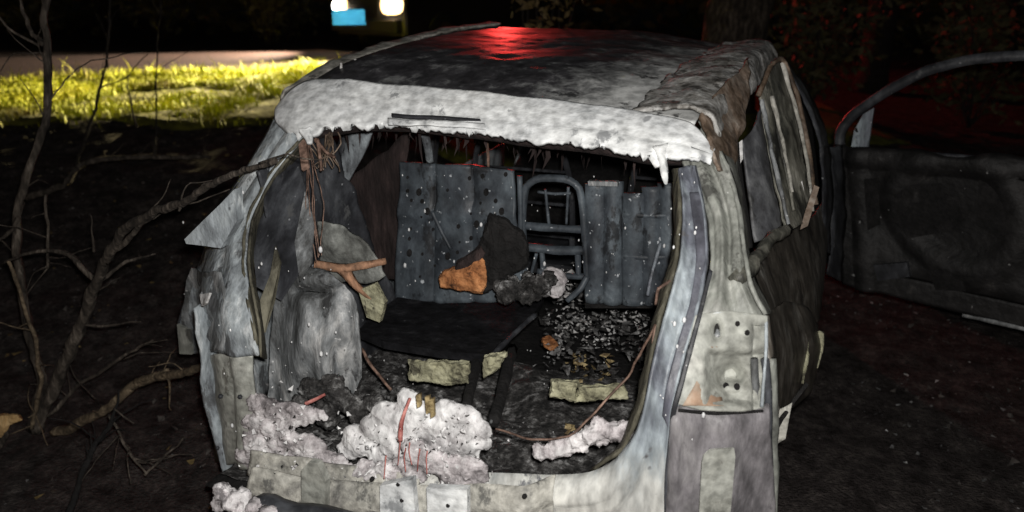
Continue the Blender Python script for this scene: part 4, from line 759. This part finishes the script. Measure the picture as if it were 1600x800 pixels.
twiggy('fallen_branch', 'long crooked dead branch arching up from the ground against the left rear pillar', 'branch',
       [(56, 674, 2.98), (72, 630, 2.98), (100, 575, 2.96), (128, 500, 2.9), (150, 440, 2.85), (168, 405, 2.75), (190, 362, 2.65), (235, 335, 2.5), (280, 318, 2.35), (330, 285, 2.15), (375, 266, 2.0), (430, 250, 1.88)], .030, .006,
       [([(166, 410, 2.76), (180, 388, 2.7), (215, 355, 2.6), (240, 335, 2.5)], .014, .010), ([(152, 438, 2.84), (190, 415, 2.84), (245, 400, 2.84)], .010, .003), ([(150, 440, 2.85), (110, 400, 2.9), (60, 392, 2.95), (5, 408, 3.0)], .012, .006), ([(145, 395, 2.86), (143, 360, 2.86), (141, 335, 2.86)], .005, .002), ([(125, 508, 2.9), (170, 508, 2.9), (222, 506, 2.9)], .008, .003), ([(281, 318, 2.35), (284, 326, 2.34), (282, 330, 2.33)], .008, .004)], M['bark'])
twiggy('sapling', 'thin leaning sapling with forked bare twigs at the left edge', 'tree',
       [(50, 672, 3.05), (66, 600, 3.1), (52, 540, 3.15), (30, 440, 3.2), (24, 340, 3.3), (52, 250, 3.35), (72, 180, 3.4), (76, 110, 3.4), (70, 50, 3.4), (75, -30, 3.4), (85, -140, 3.4)], .022, .014,
       [([(70, 70, 3.4), (48, 45, 3.45), (35, 15, 3.5), (22, -30, 3.5)], .012, .006), ([(74, 85, 3.4), (20, 85, 3.45), (2, 110, 3.5)], .004, .002), ([(62, 205, 3.37), (88, 140, 3.4), (140, 95, 3.45), (225, 80, 3.5)], .004, .002), ([(30, 340, 3.28), (8, 370, 3.25), (-8, 380, 3.2)], .012, .006), ([(60, 70, 3.4), (10, 40, 3.4), (-10, 10, 3.4)], .007, .004)], M['bark'])
twiggy('thin_stem', 'slim upright bare stem crossing the lit grass left of the car', 'stem',
       [(118, 262, 5.6), (138, 205, 5.6), (156, 138, 5.6), (170, 60, 5.6), (172, -30, 5.6)], .012, .006, [([(156, 135, 5.6), (195, 122, 5.6), (215, 100, 5.6), (232, 84, 5.6)], .005, .003), ([(168, 110, 5.6), (168, 70, 5.6), (150, 20, 5.6)], .004, .002)], M['bark_dark'], 'bare stems before the grass')
twiggy('thin_stem', 'straight hair thin stem right of the forked one, rising past the road', 'stem',
       [(243, 250, 6.0), (244, 180, 6.0), (244, 110, 6.0), (250, 10, 6.0), (250, -40, 6.0)], .007, .004, [([(244, 120, 6.0), (262, 100, 6.0), (300, 78, 6.0)], .003, .002)], M['bark_dark'], 'bare stems before the grass')
twiggy('thin_stem', 'short broken stem at the foot of the lit grass', 'stem', [(213, 200, 6.2), (206, 170, 6.2), (200, 140, 6.2)], .010, .006, [], M['bark'], 'bare stems before the grass')
twiggy('dead_limb', 'fallen grey limb bending across the dark slope', 'branch', [(40, 310, 4.6), (100, 290, 4.7), (130, 255, 4.9), (200, 246, 5.0), (330, 246, 5.1)], .022, .014, [([(242, 246, 5.05), (241, 222, 5.05)], .006, .003)], M['bark'])
twiggy('ground_log', 'knotty pale limb lying on the ground pointing at the rear wheel', 'branch', [(84, 676, 2.95), (115, 668, 2.9), (145, 648, 2.85), (180, 628, 2.8), (212, 600, 2.8), (245, 588, 2.75), (285, 582, 2.65), (322, 570, 2.5)], .022, .016,
       [([(212, 598, 2.8), (235, 588, 2.76), (262, 580, 2.72)], .016, .012), ([(262, 590, 2.7), (264, 625, 2.72), (268, 640, 2.75)], .005, .003)], M['bark_pale'])
twiggy('long_twig', 'straight thin twig slanting low over the dark ground', 'twig', [(75, 650, 3.0), (130, 598, 3.0), (190, 560, 3.0), (240, 530, 3.0)], .010, .006, [([(100, 545, 3.0), (120, 590, 3.0), (150, 620, 2.9)], .004, .003)], M['bark'], trunk='stem')
twiggy('charred_stick', 'charred black stick standing slanted at the bottom left', 'stick', [(104, 810, 2.2), (128, 740, 2.3), (150, 695, 2.4), (178, 655, 2.5)], .012, .009, [([(178, 655, 2.5), (182, 630, 2.52), (180, 608, 2.55)], .007, .003)], M['soot'], trunk='stem')
twiggy('crossed_twigs', 'pair of thin twigs meeting in a v on the ground', 'twigs', [(170, 650, 2.5), (205, 710, 2.42), (228, 740, 2.36)], .006, .004, [([(228, 740, 2.36), (262, 710, 2.42), (286, 682, 2.5)], .006, .004), ([(178, 640, 2.5), (210, 660, 2.48)], .004, .003)], M['bark'], trunk='stem')
twiggy('bent_stem', 'thin pale stem curving down beside the sapling foot', 'stem', [(14, 408, 2.9), (38, 470, 2.9), (58, 550, 2.92), (64, 600, 2.93), (52, 668, 2.95)], .007, .009, [], M['bark_pale'], trunk='stem')
twiggy('upright_twig', 'upright bare twig at the left of the branch fork', 'twig', [(70, 305, 3.1), (74, 360, 3.1), (74, 422, 3.1)], .005, .006, [], M['bark'], trunk='stem')
wd = thing('broken_wood', 'splintered raw tan wood chunk at the left edge', 'wood', PT(8, 665, 2.9))
slab('wood_core', [(-25, 655), (0, 650), (28, 649), (34, 656), (14, 664), (10, 676), (6, 690), (-25, 700)], lambda x, y, o=0: PT(x, y, 2.9+o), .07, M['wood'], wd, .005)
slab('bark_side', [(-25, 690), (4, 682), (12, 672), (14, 680), (2, 700), (-25, 708)], lambda x, y, o=0: PT(x, y, 2.89+o), .06, M['bark'], wd, .004)

# ================================================================== vehicle on the road with its lamps on
vd = 13.6; vp = PD(569, 10, vd); gz = T(vp.x, vp.y)
vt = thing('patrol_vehicle', 'dark vehicle on the road facing left with glaring headlights and a pale blue front plate', 'vehicle', (vp.x, vp.y, gz))
# heading: towards the left of the camera
ha = math.radians(40); hd = (-HF*math.cos(ha) - RT*math.sin(ha)); hr = Vector((-hd.y, hd.x, 0))   # hr: vehicle's left
vt.rotation_euler = (0, 0, math.atan2(hd.y, hd.x))
vz = vp.z-gz
def vobj(mb, name, m, parent=vt, **k):
    o = obj(name, [v+parent_loc(parent) for v in mb.v], mb.f, m, parent, k.pop('smooth', False), **k)
    return o
def vmb(fn): mb = MB(); fn(mb); return mb
hz = vz
# body profile (x forward, z up) swept over width with rounded sides
prof = [(0, .34), (.02, .55), (.0, hz+.12), (-.12, hz+.26), (-1.15, hz+.40), (-1.85, hz+1.02), (-2.0, hz+1.08), (-4.1, hz+1.10), (-4.5, hz+.9), (-4.75, hz+.35), (-4.78, .5), (-4.7, .34)]
mb = MB(); ws = (-.93, -.90, -.6, 0, .6, .90, .93)
for k, w in enumerate(ws):
    e = abs(w) > .92
    for x, z in prof:
        tum = max(0, z-(hz+.42))*.22
        yy = w*(1-tum*.8) if abs(w) > .5 else w
        mb.v.append(Vector((x-(.09 if abs(w) > .85 and x > -.2 else 0)-(.05 if e and x > -.2 else 0), yy, z-(.04 if e else 0))))
n = len(prof)
for k in range(len(ws)-1):
    for i in range(n):
        j = (i+1) % n; mb.f.append((k*n+i, k*n+j, (k+1)*n+j, (k+1)*n+i))
mb.f.append(tuple(range(n))); mb.f.append(tuple((len(ws)-1)*n+i for i in range(n))[::-1])
vb = vobj(mb, 'body', M['paint_dark'], smooth=True); bv = vb.modifiers.new('edge', 'BEVEL'); bv.width = .03; bv.segments = 2
vobj(vmb(lambda b: b.add([Vector(q) for q in ((-1.22, -.72, hz+.455), (-1.22, .72, hz+.455), (-1.80, .64, hz+1.0), (-1.80, -.64, hz+1.0))], [(0, 1, 2, 3)])), 'windscreen', M['glass'], thick=.006)
for s in (-1, 1):
    vobj(vmb(lambda b: b.add([Vector(q) for q in ((-1.6, s*.905, hz+.45), (-2.7, s*.905, hz+.45), (-2.7, s*.80, hz+.98), (-2.02, s*.80, hz+.98))], [(0, 1, 2, 3)])), 'side_window', M['glass'], thick=.006)
    vobj(vmb(lambda b: b.add([Vector(q) for q in ((-2.8, s*.905, hz+.45), (-4.2, s*.905, hz+.45), (-4.0, s*.80, hz+.98), (-2.8, s*.80, hz+.98))], [(0, 1, 2, 3)])), 'side_window', M['glass'], thick=.006)
    m_ = MB(); m_.box((-1.5, s*1.03, hz+.5), (.10, .2, .14)); vobj(m_, 'mirror', M['plastic'])
ft = None
gr = MB()
for k in range(5): gr.box((.035, 0, hz-.10+k*.05), (.03, .84, .018))
vobj(gr, 'grille', M['plastic'])
bb = MB(); bb.box((.0, 0, .50), (.16, 1.72, .22)); bo = vobj(bb, 'bumper', M['plastic']); mo = bo.modifiers.new('edge', 'BEVEL'); mo.width = .04; mo.segments = 3
# head lamps: the near one shows wide round the corner
LM = []
for s in (-1, 1):
    y0 = s*.66
    hb = MB(); n = 14
    sect = []
    for x_, r_ in ((-.03, 1.0), (.015, .98), (.04, .7), (.05, .3)):
        for k in range(n):
            a = 2*math.pi*k/n; c_, s_ = math.cos(a), math.sin(a)
            sect.append(Vector((x_-.10*max(0, s*c_)*r_, y0+.23*r_*math.copysign(abs(c_)**.7, c_), hz+.02+.15*r_*math.copysign(abs(s_)**.7, s_))))
    hb.v = sect
    for q in range(3):
        for k in range(n): hb.f.append((q*n+k, q*n+(k+1) % n, (q+1)*n+(k+1) % n, (q+1)*n+k))
    hb.f.append(tuple(3*n+k for k in range(n)))
    hl = vobj(hb, 'headlight', M['lens'], smooth=True)
    cb = MB(); cc = Vector((.058, y0, hz+.01))
    cb.v = [cc+Vector((.008, .105*math.cos(2*math.pi*k/16), .09*math.sin(2*math.pi*k/16))) for k in range(16)]; cb.f = [tuple(range(16))]
    vobj(cb, 'bulb', M['lens_core'], hl)
pb = MB(); pb.box((0, 0, 0), (.012, .52, .24)); pl = vobj(pb, 'front_plate', M['plate_blue'], label='glaring pale blue front plate')
pc = PD(545, 27, vd-.42)
loc = vt.matrix_basis.inverted() @ pc
# stands in front of the grille, turned to the camera to mirror the torch back
pl.location = loc
tv = ((CAM-pc).normalized()); lv = (Matrix.Rotation(-vt.rotation_euler.z, 3, 'Z') @ tv); pl.rotation_euler = lv.to_track_quat('X', 'Z').to_euler()
for x_ in (-.95, -3.75):
    for s in (-1, 1):
        w = MB(); c = Vector((x_, s*.86, .36)); n = 22
        for y_, r_ in ((-.11, .33), (-.10, .36), (.10, .36), (.11, .33)):
            w.v += [c+Vector((r_*math.cos(2*math.pi*k/n), y_, r_*math.sin(2*math.pi*k/n))) for k in range(n)]
        for q in range(3):
            for k in range(n): w.f.append((q*n+k, q*n+(k+1) % n, (q+1)*n+(k+1) % n, (q+1)*n+k))
        w.f += [tuple(range(n))[::-1], tuple(3*n+k for k in range(n))]
        wo = vobj(w, 'wheel', M['tyre'], smooth=False)
        h = MB(); h.v = [c+Vector((.2*math.cos(2*math.pi*k/12), s*.118, .2*math.sin(2*math.pi*k/12))) for k in range(12)]; h.f = [tuple(range(12))]; vobj(h, 'rim', M['chrome'], wo, thick=.01)
lb = MB(); lb.box((-3.7, 0, hz+1.19), (.28, 1.2, .04)); lbo = vobj(lb, 'light_bar', M['plastic'])
for y in (-.38, .38):
    q = MB(); q.box((-3.7, y, hz+1.27), (.24, .42, .11)); qo = vobj(q, 'red_beacon', M['red_lens'], lbo)
def vw(x, y, z): return Vector((vp.x, vp.y, gz)) + hd*x + hr*y + Vector((0, 0, z))
a = vw(.20, .66, hz+.02); lamp('headlight_beam', 'SPOT', a, 13500, (1, .82, .42), .07, aim=LD(-4.6, 8.5, .7), spot_size=math.radians(58), spot_blend=.9)
a = vw(.20, -.66, hz+.02); lamp('headlight_beam', 'SPOT', a, 3600, (1, .76, .55), .07, aim=LD(-9.5, 9.6, .9), spot_size=math.radians(96), spot_blend=1)
a = vw(-3.7, 0, hz+1.58); lamp('beacon_lamp', 'SPOT', a, 850, (1, .06, .05), .05, aim=LD(5.5, 9.0, .6), spot_size=math.radians(120), spot_blend=1)

# ================================================================== woods
def leaf_mesh(name, pts, sz, m, parent, rn, **pr):
    mb = MB()
    for p in pts:
        a = Vector((rn.gauss(0, 1), rn.gauss(0, 1), rn.gauss(0, .6))).normalized()*sz*rn.uniform(.5, 1.3); b_ = a.cross(Vector((rn.gauss(0, 1), rn.gauss(0, 1), rn.gauss(0, 1)))).normalized()*a.length*.45
        mb.add([p-a, p+b_, p+a, p-b_], [(0, 1, 2, 3)])
    return mb.build(name, m, parent, **pr)
def tree(l, d, r, h, lean, label, seed, nl=500, m='bark_dark', crown_z=.5):
    rn = random.Random(seed); q = LD(l, d); q.z = T(q.x, q.y)-.05
    t = thing('tree', label, 'tree', q, 'trees behind the car')
    ax = [q+RT*lean*h*k/6+Vector((.12*noise.noise(Vector((k*.7, seed, 0))), .12*noise.noise(Vector((seed, k*.7, 0))), h*k/6)) for k in range(7)]
    mb = MB(); cs = resample(ax, 22); mb.tube(cs, [r*(1.25 if i == 0 else 1)*(1-.75*i/21) for i in range(22)], 12, wob=.25, seed=seed); mb.build('trunk', M[m], t, smooth=True)
    lp = []
    for k in range(7):
        b0 = cs[8+k*2 if 8+k*2 < 21 else 20]; a = rn.uniform(0, 6.28); L = h*rn.uniform(.18, .32)
        e = b0+Vector((math.cos(a)*L, math.sin(a)*L, L*rn.uniform(.3, .9)))
        tube('limb', [b0, b0.lerp(e, .5)+Vector((0, 0, -.06*L)), e], r*.35, r*.08, M[m], t, n=8, wob=.2)
        for j in range(nl//7):
            lp.append(b0.lerp(e, rn.uniform(.4, 1.05))+Vector((rn.gauss(0, .45), rn.gauss(0, .45), rn.gauss(0, .35))))
    leaf_mesh('crown', lp, .10, M['leaf'], t, rn)
tree(2.15, 8.2, .36, 7, .10, 'thick dark leaning trunk right behind the car roof', 5, m='bark')
tree(-9.5, 19, .22, 8, .03, 'slim straight trunk far left beyond the road', 6)
tree(-6.2, 21, .28, 8, -.02, 'stout dark trunk beyond the road left of the vehicle', 7)
tree(5.5, 12, .24, 8, .02, 'dark trunk in the red glow above the open door', 8)
tree(8.6, 14, .30, 8, -.04, 'broad dark trunk at the far right', 9)
tree(-12.5, 20, .25, 8, .05, 'leaning dark trunk at the far left beyond the road', 10)
def bush(l, d, R_, h, n, m, label, seed, sz=.07, ns=8):
    rn = random.Random(seed); q = LD(l, d); q.z = T(q.x, q.y)-.02
    t = thing('bush', label, 'bush', q, 'bushes at the wood edge'); lp = []; mb = MB()
    for k in range(ns):
        a = rn.uniform(0, 6.28); e = q+Vector((math.cos(a)*R_*rn.random(), math.sin(a)*R_*rn.random(), h*rn.uniform(.7, 1.05)))
        mid = q.lerp(e, .5)+Vector((rn.gauss(0, .08), rn.gauss(0, .08), 0)); mb.tube(resample([q, mid, e], 7), [.02-.0025*i for i in range(7)], 5)
        for j in range(n//ns): lp.append(resample([q, mid, e], 12)[rn.randint(3, 11)]+Vector((rn.gauss(0, R_*.22), rn.gauss(0, R_*.22), rn.gauss(0, .12))))
    mb.build('stems', M['bark_dark'], t, smooth=True); leaf_mesh('foliage', lp, sz, M[m], t, rn)
bush(.35, 7.0, .5, 1.95, 420, 'leaf_tan', 'dry brown leaved bush behind the roof, catching yellow light', 31, .05)
bush(-4.75, 15.6, .5, 1.7, 700, 'leaf', 'grey green roadside bush left of the vehicle', 32, .06)
for k, (l, d, R_, h) in enumerate(((-13, 17, 1.2, 2.4), (-10, 16.5, 1.1, 2.0), (-7.4, 17, 1.2, 2.4), (-4.9, 17.5, 1.0, 2.2))):
    bush(l, d, R_, h, 1100, 'leaf', ('dark bush at the far left edge beyond the road', 'low dark bush beyond the road, second from the left', 'tall dark bush beyond the road behind the grass', 'dark bush beyond the road nearest the vehicle')[k], 40+k, .09, 12)
for k, (l, d, R_, h) in enumerate(((3.6, 9.5, .9, 1.6), (5.2, 8.8, 1.0, 1.7), (7.2, 10, 1.2, 2.1))):
    bush(l, d, R_, h, 1200, 'leaf', ('dark bush in the red glow just right of the car', 'dark bush seen through the open door window', 'large dark bush beyond the open door at the right edge')[k], 50+k, .07, 12)
rn = random.Random(77); lp = []
while len(lp) < 26000:
    l = rn.uniform(-26, 24); d = rn.uniform(18, 26); z = rn.uniform(0, 8)**1.0
    if d < 18.5+1.5*noise.noise(Vector((l*.4, z*.5, 0))): continue
    if noise.noise(Vector((l*.5, d*.3, z*.6))) < -.15: continue
    q = LD(l, d); q.z = T(q.x, q.y)+z; lp.append(q)
o = leaf_mesh('woods', lp, .22, M['leaf'], None, rn, kind='stuff', label='dark mass of woodland behind the road')
